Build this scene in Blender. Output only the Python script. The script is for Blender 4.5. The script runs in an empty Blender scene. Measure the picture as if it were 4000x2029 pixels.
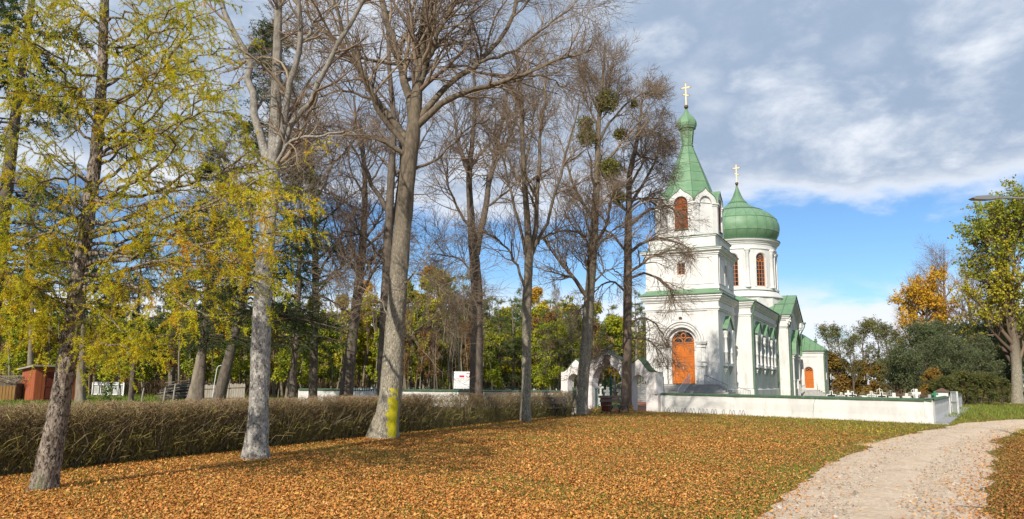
import bpy, math, random
import numpy as np
from mathutils import Matrix, Vector

S = bpy.context.scene
COL = S.collection
R = math.radians

# ------------------------------------------------------------------ camera
F, CX, H0, TP, ROLL, EYE = 2773., 2000., 1488., .141, .01, 1.65   # pixels of the 4000 wide photograph
CY = H0 - F * TP
_p = math.atan(TP)
FWD = np.array([0, math.cos(_p), math.sin(_p)])
_up = np.array([0, -math.sin(_p), math.cos(_p)])
_r = np.array([1., 0, 0])
RGT = _r * math.cos(ROLL) + _up * math.sin(ROLL)
UPV = _up * math.cos(ROLL) - _r * math.sin(ROLL)
EYEP = np.array([0, 0, EYE])
cam_d = bpy.data.cameras.new('camera')
cam = bpy.data.objects.new('camera', cam_d)
COL.objects.link(cam)
cam_d.sensor_width = 36
cam_d.lens = F / 4000 * 36
cam_d.shift_y = (CY - 1014.5) / 4000
cam_d.clip_end = 3000
cam.matrix_world = Matrix(((RGT[0], UPV[0], -FWD[0], 0), (RGT[1], UPV[1], -FWD[1], 0), (RGT[2], UPV[2], -FWD[2], EYE), (0, 0, 0, 1)))
S.camera = cam

# ------------------------------------------------------------------ world, sun, exposure
SUN_AZ, SUN_EL = R(24), R(32)          # sun behind the camera, a little to its left
w = bpy.data.worlds.new('World')
S.world = w
w.use_nodes = True
nt = w.node_tree
nt.nodes.clear()


def wn(t, **k):
    n = nt.nodes.new(t)
    for a, b in k.items():
        setattr(n, a, b)
    return n


def wl(a, b):
    nt.links.new(a, b)


def wmath(op, a, b=None, c=None, clamp=False):
    n = wn('ShaderNodeMath', operation=op, use_clamp=clamp)
    for i, x in enumerate((a, b, c)):
        if x is None:
            continue
        if isinstance(x, (int, float)):
            n.inputs[i].default_value = x
        else:
            wl(x, n.inputs[i])
    return n.outputs[0]


def wstep(x, a, b):
    n = wn('ShaderNodeMapRange', interpolation_type='SMOOTHSTEP')
    wl(x, n.inputs[0])
    for i, q in enumerate((a, b)):
        if isinstance(q, (int, float)):
            n.inputs[1 + i].default_value = q
        else:
            wl(q, n.inputs[1 + i])
    return n.outputs[0]


def wnoise(vec, scale, detail=8, rough=.55, dist=0.):
    n = wn('ShaderNodeTexNoise')
    wl(vec, n.inputs['Vector'])
    n.inputs['Scale'].default_value = scale
    n.inputs['Detail'].default_value = detail
    n.inputs['Roughness'].default_value = rough
    n.inputs['Distortion'].default_value = dist
    return n.outputs['Fac']


sky = wn('ShaderNodeTexSky', sky_type='NISHITA')
sky.sun_disc = False
sky.sun_elevation = SUN_EL
sky.sun_rotation = math.pi + SUN_AZ
sky.altitude = 150
sky.air_density = 1.0
sky.dust_density = .25
sky.ozone_density = 3.5
tc = wn('ShaderNodeTexCoord')
sep = wn('ShaderNodeSeparateXYZ')
wl(tc.outputs['Generated'], sep.inputs[0])
zc = wmath('MAXIMUM', sep.outputs[2], 0.0)
den = wmath('ADD', zc, .30)
comb = wn('ShaderNodeCombineXYZ')
wl(wmath('DIVIDE', sep.outputs[0], den), comb.inputs[0])
wl(wmath('DIVIDE', sep.outputs[1], den), comb.inputs[1])
comb.inputs[2].default_value = 3.7
pv = comb.outputs[0]
n1 = wnoise(pv, 1.7, 8, .55, .25)
n2 = wnoise(pv, 4.6, 10, .60, .15)
n3 = wnoise(pv, 1.1, 4, .5, .0)
high = wstep(wmath('ADD', zc, wmath('MULTIPLY_ADD', n3, .16, -.08)), .180, .315)                    # the cloud deck overhead begins some way above the horizon
thr = wmath('MULTIPLY_ADD', high, -.40, .63)
dens = wmath('ADD', wmath('MULTIPLY', n1, .65), wmath('MULTIPLY', n2, .35))
mask = wstep(dens, thr, wmath('ADD', thr, .16))
low = wmath('SUBTRACT', 1.0, wstep(zc, .085, .15))   # thin streaks near the horizon
mask = wmath('MAXIMUM', mask, wmath('MULTIPLY', low, wstep(dens, .37, .50)))
# light and dark inside the cloud deck
lit = wstep(wmath('ADD', wmath('MULTIPLY', n2, .66), wmath('MULTIPLY', n3, .34)), .48, .74)
edge = wmath('SUBTRACT', 1.0, wstep(dens, wmath('ADD', thr, .05), wmath('ADD', thr, .30)))
lit = wmath('MAXIMUM', lit, wmath('MULTIPLY', edge, .9))
cm = wn('ShaderNodeMix', data_type='RGBA')
wl(lit, cm.inputs[0])
BG = .10
cm.inputs[6].default_value = (.300 / BG, .385 / BG, .520 / BG, 1)
cm.inputs[7].default_value = (.80 / BG, .83 / BG, .88 / BG, 1)
mx = wn('ShaderNodeMix', data_type='RGBA')
wl(mask, mx.inputs[0])
tint = wn('ShaderNodeMix', data_type='RGBA', blend_type='MULTIPLY')
tint.inputs[0].default_value = 1.
wl(sky.outputs[0], tint.inputs[6])
tint.inputs[7].default_value = (.80, .98, 1.12, 1)
wl(tint.outputs[2], mx.inputs[6])
wl(cm.outputs[2], mx.inputs[7])
bg = wn('ShaderNodeBackground')
bg.inputs[1].default_value = BG
wl(mx.outputs[2], bg.inputs[0])
wl(bg.outputs[0], wn('ShaderNodeOutputWorld').inputs[0])

sun_d = bpy.data.lights.new('sun', 'SUN')
sun_d.energy = 4.8
sun_d.angle = R(.53)
sun_d.color = (1, .93, .82)
sun = bpy.data.objects.new('sun', sun_d)
COL.objects.link(sun)
to_sun = Vector((-math.sin(SUN_AZ) * math.cos(SUN_EL), -math.cos(SUN_AZ) * math.cos(SUN_EL), math.sin(SUN_EL)))
sun.rotation_euler = to_sun.to_track_quat('Z', 'Y').to_euler()
sun.location = (0, 0, 50)

vs = S.view_settings
vs.view_transform = 'Standard'
vs.look = 'None'
vs.exposure = .32
vs.gamma = 1
vs.use_curve_mapping = False
S.cycles.max_bounces = 6
S.cycles.diffuse_bounces = 3
S.cycles.transparent_max_bounces = 4
S.cycles.use_denoising = True


# ------------------------------------------------------------------ pixels to places
def ray(x, y):
    return FWD + RGT * ((x - CX) / F) + UPV * ((CY - y) / F)


def gnd(x, y, z=0.):                 # photograph pixel -> point on a level plane
    d = ray(x, y)
    return EYEP + d * ((z - EYE) / d[2])


def vgnd(x, y):                      # the same from the 2576 wide view
    return gnd(x * 1.5528, y * 1.5524)


def vat(x, y, Y):                    # pixel of the 2576 wide view at a depth Y
    d = ray(x * 1.5528, y * 1.5524)
    return EYEP + d * (Y / d[1])


# ------------------------------------------------------------------ materials
def mat(name, c1, c2=None, scale=3., stretch=(1, 1, 1), rough=.8, bump=0., bscale=None, c3=None, s3=1., t3=(.55, .65), spec=.3, attr=False,
        detail=6, trans=0., c4=None, s4=20., t4=(.6, .66), metal=0., bdist=.02, stretch3=None, tone=(.4, .62), high=None):
    m = bpy.data.materials.new(name)
    m.use_nodes = True
    t = m.node_tree
    b = t.nodes['Principled BSDF']
    b.inputs['Roughness'].default_value = rough
    b.inputs['Specular IOR Level'].default_value = spec
    b.inputs['Metallic'].default_value = metal
    co = t.nodes.new('ShaderNodeTexCoord')

    def noise(sc, st, det=detail):
        mp = t.nodes.new('ShaderNodeMapping')
        mp.inputs['Scale'].default_value = st
        t.links.new(co.outputs['Object'], mp.inputs[0])
        n = t.nodes.new('ShaderNodeTexNoise')
        n.inputs['Scale'].default_value = sc
        n.inputs['Detail'].default_value = det
        n.inputs['Roughness'].default_value = .62
        t.links.new(mp.outputs[0], n.inputs['Vector'])
        return n.outputs['Fac']

    def rng(fac, a, bb):
        r = t.nodes.new('ShaderNodeMapRange')
        r.inputs[1].default_value = a
        r.inputs[2].default_value = bb
        t.links.new(fac, r.inputs[0])
        return r.outputs[0]

    def mix(fac, a, bb, mode='MIX'):
        x = t.nodes.new('ShaderNodeMix')
        x.data_type = 'RGBA'
        x.blend_type = mode
        if isinstance(fac, float):
            x.inputs[0].default_value = fac
        else:
            t.links.new(fac, x.inputs[0])
        for i, q in ((6, a), (7, bb)):
            if isinstance(q, tuple):
                x.inputs[i].default_value = (*q, 1)
            else:
                t.links.new(q, x.inputs[i])
        return x.outputs[2]

    if attr:
        at = t.nodes.new('ShaderNodeAttribute')
        at.attribute_name = 'col'
        colr = at.outputs['Color']
        if c2:
            colr = mix(rng(noise(scale, stretch), *tone), colr, mix(.5, colr, c2))
    elif c2:
        colr = mix(rng(noise(scale, stretch), *tone), c1, c2)
    else:
        rgb = t.nodes.new('ShaderNodeRGB')
        rgb.outputs[0].default_value = (*c1, 1)
        colr = rgb.outputs[0]
    if c3:
        colr = mix(rng(noise(s3, stretch3 or stretch), *t3), colr, c3)
    if c4:
        colr = mix(rng(noise(s4, stretch), *t4), colr, c4)
    if high:                              # bark that changes with height up the tree (z0, z1, colour)
        sx = t.nodes.new('ShaderNodeSeparateXYZ')
        t.links.new(co.outputs['Object'], sx.inputs[0])
        ad = t.nodes.new('ShaderNodeMath')
        ad.operation = 'MULTIPLY_ADD'
        t.links.new(noise(1.5, (1, 1, .5)), ad.inputs[0])
        ad.inputs[1].default_value = 2.5
        t.links.new(sx.outputs[2], ad.inputs[2])
        hc = mix(rng(noise(11., (1, 1, .35)), .4, .62), high[2], tuple(q * .55 for q in high[2]))
        colr = mix(rng(ad.outputs[0], high[0] + 1.25, high[1] + 1.25), colr, hc)
    t.links.new(colr, b.inputs['Base Color'])
    if bump:
        n = noise(bscale or scale * 4, stretch, 8)
        bp = t.nodes.new('ShaderNodeBump')
        bp.inputs['Strength'].default_value = bump
        bp.inputs['Distance'].default_value = bdist
        t.links.new(n, bp.inputs['Height'])
        t.links.new(bp.outputs[0], b.inputs['Normal'])
    if trans:
        tr = t.nodes.new('ShaderNodeBsdfTranslucent')
        t.links.new(colr, tr.inputs[0])
        ms = t.nodes.new('ShaderNodeMixShader')
        ms.inputs[0].default_value = trans
        t.links.new(b.outputs[0], ms.inputs[1])
        t.links.new(tr.outputs[0], ms.inputs[2])
        t.links.new(ms.outputs[0], t.nodes['Material Output'].inputs[0])
    return m


M = {}
M['stucco'] = mat('stucco', (.62, .61, .585), (.56, .55, .525), .6, rough=.9, bump=.12, bscale=30, c3=(.40, .385, .355), s3=1.6, t3=(.50, .76), c4=(.42, .385, .33), s4=2.6, t4=(.66, .72), stretch3=(1, 1, .25))
M['stucco_trim'] = mat('stucco_trim', (.61, .605, .58), (.53, .52, .495), 1.2, rough=.9, bump=.06, bscale=40, c4=(.55, .54, .50), s4=5, t4=(.66, .78))
M['wall_white'] = mat('wall_white', (.62, .61, .58), (.53, .52, .49), 1.1, stretch=(1, 1, .45), rough=.92, bump=.25, bscale=9, c3=(.40, .38, .34), s3=3.0, t3=(.56, .80), c4=(.30, .26, .21), s4=7., t4=(.66, .76), bdist=.03)
M['gate_white'] = mat('gate_white', (.72, .68, .65), (.62, .585, .56), 1.3, rough=.92, bump=.25, bscale=9, c3=(.36, .33, .32), s3=3.0, t3=(.54, .80), stretch=(1, 1, .5), c4=(.30, .27, .26), s4=9, t4=(.66, .76))
M['green_roof'] = mat('green_roof', (.115, .220, .118), (.150, .255, .145), 1.2, rough=.5, bump=.04, bscale=3, spec=.35, c3=(.19, .285, .175), s3=2.0, t3=(.54, .75), c4=(.30, .36, .27), s4=6, t4=(.66, .76))
M['seam'] = mat('seam', (.075, .145, .08), rough=.5)
M['green_pipe'] = mat('green_pipe', (.09, .155, .095), (.12, .19, .12), 4, rough=.45)
M['green_cap'] = mat('green_cap', (.042, .09, .043), (.065, .115, .058), 2, rough=.55, bump=.05, c3=(.17, .25, .13), s3=3, t3=(.58, .7))
M['green_iron'] = mat('green_iron', (.012, .085, .065), (.02, .11, .085), 5, rough=.5)
M['dark_iron'] = mat('dark_iron', (.02, .025, .028), (.045, .05, .05), 8, rough=.55)
M['door'] = mat('door', (.50, .14, .012), (.38, .095, .010), 5, stretch=(5, 5, .6), rough=.5, bump=.1, bscale=14, c3=(.45, .25, .10), s3=5, t3=(.62, .72), c4=(.07, .022, .008), s4=5, t4=(.62, .72), stretch3=(3, 3, .6))
M['win_wood'] = mat('win_wood', (.50, .17, .03), (.38, .12, .025), 6, rough=.6, c3=(.45, .32, .2), s3=7, t3=(.6, .7))
M['louvre'] = mat('louvre', (.38, .095, .018), (.25, .06, .015), 5, rough=.7)
M['glass'] = mat('glass', (.012, .014, .018), (.03, .035, .045), 2.5, rough=.08, spec=.9)
M['gold'] = mat('gold', (.75, .52, .22), (.62, .42, .2), 6, rough=.32, metal=.85)
M['bronze'] = mat('bronze', (.12, .085, .05), rough=.45, metal=.5)
M['step'] = mat('step', (.36, .35, .335), (.27, .265, .255), 3, rough=.85, bump=.1, c3=(.45, .40, .31), s3=1.6, t3=(.58, .7))
M['rail'] = mat('rail', (.62, .62, .60), (.48, .47, .45), 6, rough=.5)
M['rail_grey'] = mat('rail_grey', (.22, .23, .23), rough=.5)
M['concrete'] = mat('concrete', (.33, .33, .33), (.25, .25, .25), 2.5, rough=.9, bump=.2)
M['brick_path'] = mat('brick_path', (.27, .095, .06), (.21, .08, .055), 3, rough=.9, bump=.3, bscale=14, c3=(.30, .16, .10), s3=1.3)
M['bench_wood'] = mat('bench_wood', (.085, .062, .048), (.14, .105, .08), 5, stretch=(.5, 5, 5), rough=.85, bump=.2, c3=(.12, .13, .05), s3=3, t3=(.6, .7))
M['bin_red'] = mat('bin_red', (.17, .035, .022), (.12, .03, .02), 5, stretch=(6, 6, 1), rough=.8)
M['shed_red'] = mat('shed_red', (.33, .085, .028), (.27, .075, .035), 4, stretch=(5, 5, .5), rough=.85, c3=(.36, .17, .11), s3=2.2, t3=(.55, .75))
M['board_ochre'] = mat('board_ochre', (.24, .13, .035), (.17, .09, .03), 4, stretch=(5, 5, .5), rough=.85)
M['shed_door'] = mat('shed_door', (.10, .022, .012), (.14, .03, .015), 4, stretch=(5, 5, .6), rough=.75)
M['roof_grey'] = mat('roof_grey', (.34, .32, .28), (.24, .22, .19), 5, rough=.9, bump=.3)
M['grey_wood'] = mat('grey_wood', (.34, .31, .26), (.24, .21, .17), 5, stretch=(5, 5, .5), rough=.9, c3=(.26, .17, .10), s3=2)
M['log'] = mat('log', (.105, .085, .068), (.19, .165, .135), 6, rough=.95, bump=.3)
M['plastic_white'] = mat('plastic_white', (.75, .76, .75), (.66, .67, .66), 4, rough=.5)
M['sign_white'] = mat('sign_white', (.78, .78, .78), (.73, .735, .74), 2, rough=.5)
M['red_print'] = mat('red_print', (.62, .012, .045), rough=.5)
M['dark_red_print'] = mat('dark_red_print', (.30, .006, .02), rough=.5)
M['black_print'] = mat('black_print', (.02, .02, .02), rough=.6)
M['grey_print'] = mat('grey_print', (.30, .30, .30), rough=.6)
M['grave_white'] = mat('grave_white', (.66, .65, .60), (.5, .48, .43), 7, rough=.8)
M['grave_grey'] = mat('grave_grey', (.30, .30, .29), (.22, .22, .21), 7, rough=.85)
M['grave_brown'] = mat('grave_brown', (.12, .07, .05), rough=.8)
M['grave_green'] = mat('grave_green', (.03, .16, .075), rough=.6)
M['flower'] = mat('flower', (.5, .02, .02), (.6, .5, .45), 20, rough=.8)
M['bin_green'] = mat('bin_green', (.02, .075, .045), rough=.5)
M['lamp_grey'] = mat('lamp_grey', (.16, .165, .17), rough=.4)
M['icon'] = mat('icon', (.16, .10, .08), (.28, .2, .15), 9, rough=.6)
# bark: colour and relief only
M['bark_larch'] = mat('bark_larch', (.165, .125, .095), (.34, .285, .23), 16, stretch=(1, 1, .45), rough=.95, bump=1., bscale=12, c3=(.05, .038, .028), s3=34, t3=(.50, .56), c4=(.19, .19, .11), s4=2., t4=(.56, .7), bdist=.07)
M['bark_pale'] = mat('bark_pale', high=(5, 9, (.26, .23, .19)), c1=(.35, .33, .295), c2=(.17, .155, .135), scale=11, stretch=(1, 1, .55), rough=.95, bump=.8, bscale=15, c3=(.045, .04, .035), s3=32., t3=(.56, .61), c4=(.52, .51, .48), s4=26, t4=(.57, .64), bdist=.04)
M['bark_tan'] = mat('bark_tan', high=(3.2, 7.0, (.17, .135, .095)), c1=(.26, .225, .165), c2=(.165, .14, .105), scale=10, stretch=(1, 1, .35), rough=.95, bump=.8, bscale=12, c3=(.40, .385, .31), s3=30, t3=(.52, .62), c4=(.07, .056, .04), s4=42, t4=(.55, .62), bdist=.04)
M['bark_brown'] = mat('bark_brown', (.155, .115, .085), (.095, .07, .052), 9, stretch=(1, 1, .4), rough=.95, bump=.8, bscale=12, c3=(.24, .215, .17), s3=9, t3=(.58, .7), bdist=.04)
M['bark_dark'] = mat('bark_dark', (.085, .066, .052), (.14, .115, .09), 8, stretch=(1, 1, .4), rough=.95, bump=.6, bscale=12, c4=(.28, .25, .20), s4=18, t4=(.62, .72), bdist=.04)
M['bark_wood'] = mat('bark_wood', (.16, .13, .095), (.24, .20, .15), 5, stretch=(1, 1, .4), rough=.95)
M['twig'] = mat('twig', (.2, .15, .1), attr=True, rough=.85)
M['leaf'] = mat('leaf', (.2, .2, .05), attr=True, rough=.6, trans=.32, spec=.25)
M['needle'] = mat('needle', (.2, .2, .05), attr=True, rough=.65, trans=.38, spec=.2)
M['litter'] = mat('litter', (.2, .2, .05), attr=True, rough=.75, spec=.2, trans=.05)
M['ground'] = mat('ground', (.20, .115, .038), (.13, .10, .030), 2.6, rough=1., bump=.7, bscale=14, c3=(.125, .145, .026), s3=.75, t3=(.48, .60), c4=(.28, .15, .05), s4=9, t4=(.52, .62), spec=.1, bdist=.06)
M['yard'] = mat('yard', (.075, .125, .022), (.11, .15, .03), 1.5, rough=1., bump=.6, bscale=10, c3=(.19, .12, .045), s3=.8, t3=(.52, .66), spec=.1, bdist=.06)
M['road'] = mat('road', (.62, .475, .335), (.52, .39, .265), 2.2, rough=1., bump=.9, bscale=26, c3=(.68, .575, .46), s3=14, t3=(.52, .62), c4=(.36, .265, .175), s4=1.4, t4=(.58, .80), spec=.1, bdist=.035)
M['soil'] = mat('soil', (.10, .065, .04), (.15, .09, .05), 2, rough=1., bump=.5)

# lichen on the big trunk: a yellow patch low on the side turned to the road
def lichen(m, centre, sx, sz):
    t = m.node_tree
    b = t.nodes['Principled BSDF']
    src = b.inputs['Base Color'].links[0].from_socket
    co = t.nodes.new('ShaderNodeTexCoord')
    mp = t.nodes.new('ShaderNodeMapping')
    mp.vector_type = 'POINT'
    mp.inputs['Location'].default_value = [-c for c in centre]
    mp2 = t.nodes.new('ShaderNodeVectorMath'); mp2.operation = 'MULTIPLY'
    mp2.inputs[1].default_value = (1 / sx, 1 / sx, 1 / sz)
    t.links.new(co.outputs['Object'], mp.inputs[0]); t.links.new(mp.outputs[0], mp2.inputs[0])
    ln = t.nodes.new('ShaderNodeVectorMath'); ln.operation = 'LENGTH'
    t.links.new(mp2.outputs[0], ln.inputs[0])
    nz = t.nodes.new('ShaderNodeTexNoise'); nz.inputs['Scale'].default_value = 7; nz.inputs['Detail'].default_value = 9; nz.inputs['Roughness'].default_value = .7
    t.links.new(co.outputs['Object'], nz.inputs['Vector'])
    ad = t.nodes.new('ShaderNodeMath'); ad.operation = 'MULTIPLY_ADD'
    t.links.new(nz.outputs['Fac'], ad.inputs[0]); ad.inputs[1].default_value = 2.6
    t.links.new(ln.outputs['Value'], ad.inputs[2])
    mr = t.nodes.new('ShaderNodeMapRange'); mr.inputs[1].default_value = 2.35; mr.inputs[2].default_value = 2.1
    t.links.new(ad.outputs[0], mr.inputs[0])
    x = t.nodes.new('ShaderNodeMix'); x.data_type = 'RGBA'
    t.links.new(mr.outputs[0], x.inputs[0]); t.links.new(src, x.inputs[6]); x.inputs[7].default_value = (.46, .40, .012, 1)
    t.links.new(x.outputs[2], b.inputs['Base Color'])


# ------------------------------------------------------------------ objects
KIDS = {}


def tag(o, label=None, cat=None, group=None, kind=None):
    if label: o['label'] = label
    if cat: o['category'] = cat
    if group: o['group'] = group
    if kind: o['kind'] = kind
    return o


def empty(name, loc, rz=0., label=None, cat=None, group=None):
    o = bpy.data.objects.new(name, None)
    o.empty_display_size = .2
    COL.objects.link(o)
    o.location = loc
    o.rotation_euler = (0, 0, rz)
    return tag(o, label, cat, group)


def obj(name, me, parent=None):
    o = bpy.data.objects.new(name, me)
    COL.objects.link(o)
    if parent:
        o.parent = parent
        KIDS.setdefault(parent.name, []).append(o)
    return o


def copy_tree(o, parent=None):
    c = o.copy()
    COL.objects.link(c)
    c.parent = parent
    for k in KIDS.get(o.name, []):
        copy_tree(k, c)
    return c


def mesh_np(name, verts, faces, m, parent=None, col=None, smooth=False):
    """faces: (N,3) or (N,4) array or list of such arrays"""
    me = bpy.data.meshes.new(name)
    fl = faces if isinstance(faces, list) else [faces]
    verts = np.asarray(verts, np.float32)
    me.vertices.add(len(verts))
    me.vertices.foreach_set('co', verts.ravel())
    nl = sum(f.size for f in fl)
    nf = sum(len(f) for f in fl)
    me.loops.add(nl)
    me.loops.foreach_set('vertex_index', np.concatenate([f.ravel() for f in fl]).astype(np.int32))
    me.polygons.add(nf)
    tot = np.concatenate([np.full(len(f), f.shape[1]) for f in fl]).astype(np.int32)
    st = np.concatenate([[0], np.cumsum(tot)[:-1]]).astype(np.int32)
    me.polygons.foreach_set('loop_start', st)
    if smooth:
        me.polygons.foreach_set('use_smooth', np.ones(nf, bool))
    me.update(calc_edges=True)
    if col is not None:
        ca = me.color_attributes.new('col', 'FLOAT_COLOR', 'POINT')
        c4 = np.ones((len(verts), 4), np.float32)
        c4[:, :3] = col
        ca.data.foreach_set('color', c4.ravel())
    me.materials.append(m)
    return obj(name, me, parent)


class MB:
    def __init__(s):
        s.v, s.f = [], []

    def add(s, vs, fs):
        n = len(s.v)
        s.v += [tuple(map(float, p)) for p in vs]
        s.f += [tuple(i + n for i in f) for f in fs]
        return s

    def box(s, x0, x1, y0, y1, z0, z1):
        return s.add([(x0, y0, z0), (x1, y0, z0), (x1, y1, z0), (x0, y1, z0), (x0, y0, z1), (x1, y0, z1), (x1, y1, z1), (x0, y1, z1)],
                     [(0, 3, 2, 1), (4, 5, 6, 7), (0, 1, 5, 4), (1, 2, 6, 5), (2, 3, 7, 6), (3, 0, 4, 7)])

    def bar(s, p, q, wd, ht=None, up=(0, 0, 1)):
        """square bar from p to q"""
        p, q = np.array(p, float), np.array(q, float)
        ht = ht or wd
        d = q - p
        d /= np.linalg.norm(d)
        u = np.array(up, float)
        if abs(d @ u) > .95: u = np.array([1., 0, 0])
        a = np.cross(d, u); a /= np.linalg.norm(a)
        b = np.cross(a, d)
        a *= wd / 2; b *= ht / 2
        vs = [e + i * a + j * b for e in (p, q) for i, j in ((-1, -1), (1, -1), (1, 1), (-1, 1))]
        return s.add(vs, [(3, 2, 1, 0), (4, 5, 6, 7), (0, 1, 5, 4), (1, 2, 6, 5), (2, 3, 7, 6), (3, 0, 4, 7)])

    def prism(s, poly, fn, d0, d1):
        """poly of (a,b) extruded between depths d0 and d1; fn(a,b,d)->xyz"""
        n = len(poly)
        vs = [fn(a, b, d0) for a, b in poly] + [fn(a, b, d1) for a, b in poly]
        fs = [tuple(range(n)), tuple(range(2 * n - 1, n - 1, -1))] + [(i, i + n, (i + 1) % n + n, (i + 1) % n) for i in range(n)]
        return s.add(vs, fs)

    def lathe(s, prof, n, c=(0, 0, 0), a0=0., a1=2 * math.pi, cap=True):
        full = abs(a1 - a0 - 2 * math.pi) < 1e-6
        m = n if full else n + 1
        vs = [(c[0] + r * math.sin(a0 + (a1 - a0) * i / n), c[1] - r * math.cos(a0 + (a1 - a0) * i / n), c[2] + z) for r, z in prof for i in range(m)]
        fs = []
        for k in range(len(prof) - 1):
            for i in range(n):
                j = (i + 1) % m
                fs.append((k * m + i, k * m + j, (k + 1) * m + j, (k + 1) * m + i))
        if cap and full:
            fs.append(tuple(range(m))[::-1])
            fs.append(tuple(range((len(prof) - 1) * m, len(prof) * m)))
        return s.add(vs, fs)

    def tube(s, pts, r, n=8):
        P = np.array(pts, float)[None]
        rr = np.full((1, len(pts)), r) if np.isscalar(r) else np.array(r, float)[None]
        v, f = tubes(P, rr, n)
        k = len(pts)
        fs = [tuple(x) for x in f] + [tuple(range(n))[::-1], tuple(range((k - 1) * n, k * n))]
        return s.add(v, fs)

    def sweep(s, path, prof, closed=False):
        """sweep a moulding profile (out, z) along a plan path; outward is on the right of the direction of travel"""
        P = [np.array(p, float) for p in path]
        n = len(P)
        offs = []
        for i in range(n):
            ds = []
            if closed or i > 0: ds.append(P[i] - P[i - 1])
            if closed or i < n - 1: ds.append(P[(i + 1) % n] - P[i])
            ns = [np.array([d[1], -d[0]]) / np.hypot(*d) for d in ds]
            if len(ns) == 1: offs.append(ns[0])
            else:
                b = ns[0] + ns[1]
                offs.append(b / (b @ ns[0]))
        k = len(prof)
        vs = [(P[i][0] + offs[i][0] * o, P[i][1] + offs[i][1] * o, z) for i in range(n) for o, z in prof]
        fs = []
        for i in range(n if closed else n - 1):
            j = (i + 1) % n
            for q in range(k - 1):
                fs.append((i * k + q, j * k + q, j * k + q + 1, i * k + q + 1))
        if not closed:
            fs.append(tuple(range(k)))
            fs.append(tuple(range((n - 1) * k, n * k))[::-1])
        return s.add(vs, fs)

    def build(s, name, m, parent=None, smooth=False):
        me = bpy.data.meshes.new(name)
        me.from_pydata(s.v, [], s.f)
        if smooth:
            me.polygons.foreach_set('use_smooth', [True] * len(me.polygons))
        me.materials.append(m)
        return obj(name, me, parent)


def tubes(P, Rr, n=3):
    """many polylines at once: P (M,K,3), Rr (M,K) -> verts, quads"""
    Mn, K, _ = P.shape
    T = np.gradient(P, axis=1) if K > 2 else np.repeat((P[:, 1:] - P[:, :1]), 2, axis=1)
    T = T / (np.linalg.norm(T, axis=2, keepdims=True) + 1e-9)
    ref = np.where(np.abs(T[:, :1, 2:3]) > .8, np.array([[[1., 0, 0]]]), np.array([[[0, 0, 1.]]]))
    A = np.cross(T, ref)
    A /= np.linalg.norm(A, axis=2, keepdims=True) + 1e-9
    B = np.cross(T, A)
    th = np.arange(n) * 2 * math.pi / n
    ring = P[:, :, None] + Rr[:, :, None, None] * (np.cos(th)[None, None, :, None] * A[:, :, None] + np.sin(th)[None, None, :, None] * B[:, :, None])
    v = ring.reshape(-1, 3)
    base = (np.arange(Mn)[:, None, None] * K + np.arange(K - 1)[None, :, None]) * n
    i = np.arange(n)[None, None, :]
    j = (i + 1) % n
    f = np.stack([base + i, base + j, base + n + j, base + n + i], -1).reshape(-1, 4)
    return v, f


# ------------------------------------------------------------------ trees
def smooth_path(pts, K):
    P = np.array(pts, float)
    if len(P) < 3:
        t = np.linspace(0, 1, K)[:, None]
        return P[0] * (1 - t) + P[-1] * t
    E = np.vstack([2 * P[0] - P[1], P, 2 * P[-1] - P[-2]])
    out = []
    for u in np.linspace(0, len(P) - 1 - 1e-6, K):
        i = int(u); t = u - i
        a, b, c, d = E[i], E[i + 1], E[i + 2], E[i + 3]
        out.append(.5 * (2 * b + (c - a) * t + (2 * a - 5 * b + 4 * c - d) * t * t + (3 * b - a - 3 * c + d) * t ** 3))
    return np.array(out)


def spawn(P, Rr, cnt, t0, t1, ang, L, K, rng, up=0., wob=.25, rad=.5, rmin=.004, taper=.25, flat=0., shrink=.5, droop=0.):
    """children of polylines. L=(lo,hi). Returns (P,R)."""
    Mn, k, _ = P.shape
    idx = np.repeat(np.arange(Mn), cnt)
    t = rng.uniform(t0, t1, len(idx))
    u = t * (k - 1)
    i = np.minimum(u.astype(int), k - 2)
    fr = (u - i)[:, None]
    base = P[idx, i] * (1 - fr) + P[idx, i + 1] * fr
    tan = P[idx, i + 1] - P[idx, i]
    tan /= np.linalg.norm(tan, axis=1, keepdims=True) + 1e-9
    rp = Rr[idx, i] * (1 - fr[:, 0]) + Rr[idx, i + 1] * fr[:, 0]
    rv = rng.normal(size=(len(idx), 3))
    rv[:, 2] *= (1 - flat)
    pr = rv - tan * (rv * tan).sum(1, keepdims=True)
    pr /= np.linalg.norm(pr, axis=1, keepdims=True) + 1e-9
    a = rng.uniform(ang[0], ang[1], len(idx))[:, None]
    d = tan * np.cos(a) + pr * np.sin(a)
    d[:, 2] += up
    d /= np.linalg.norm(d, axis=1, keepdims=True)
    ln = rng.uniform(L[0], L[1], len(idx)) * (1 - shrink * (t - t0) / max(t1 - t0, 1e-6))
    out = np.empty((len(idx), K, 3))
    out[:, 0] = base
    for q in range(1, K):
        d = d + rng.normal(size=d.shape) * wob
        d[:, 2] += up * .5 - droop
        d /= np.linalg.norm(d, axis=1, keepdims=True)
        out[:, q] = out[:, q - 1] + d * (ln / (K - 1))[:, None]
    r0 = np.maximum(np.minimum(rp * rad, ln * .03 + .002), rmin)
    RR = r0[:, None] * np.linspace(1, taper, K)[None]
    RR = np.maximum(RR, rmin * .6)
    return out, RR


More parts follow.
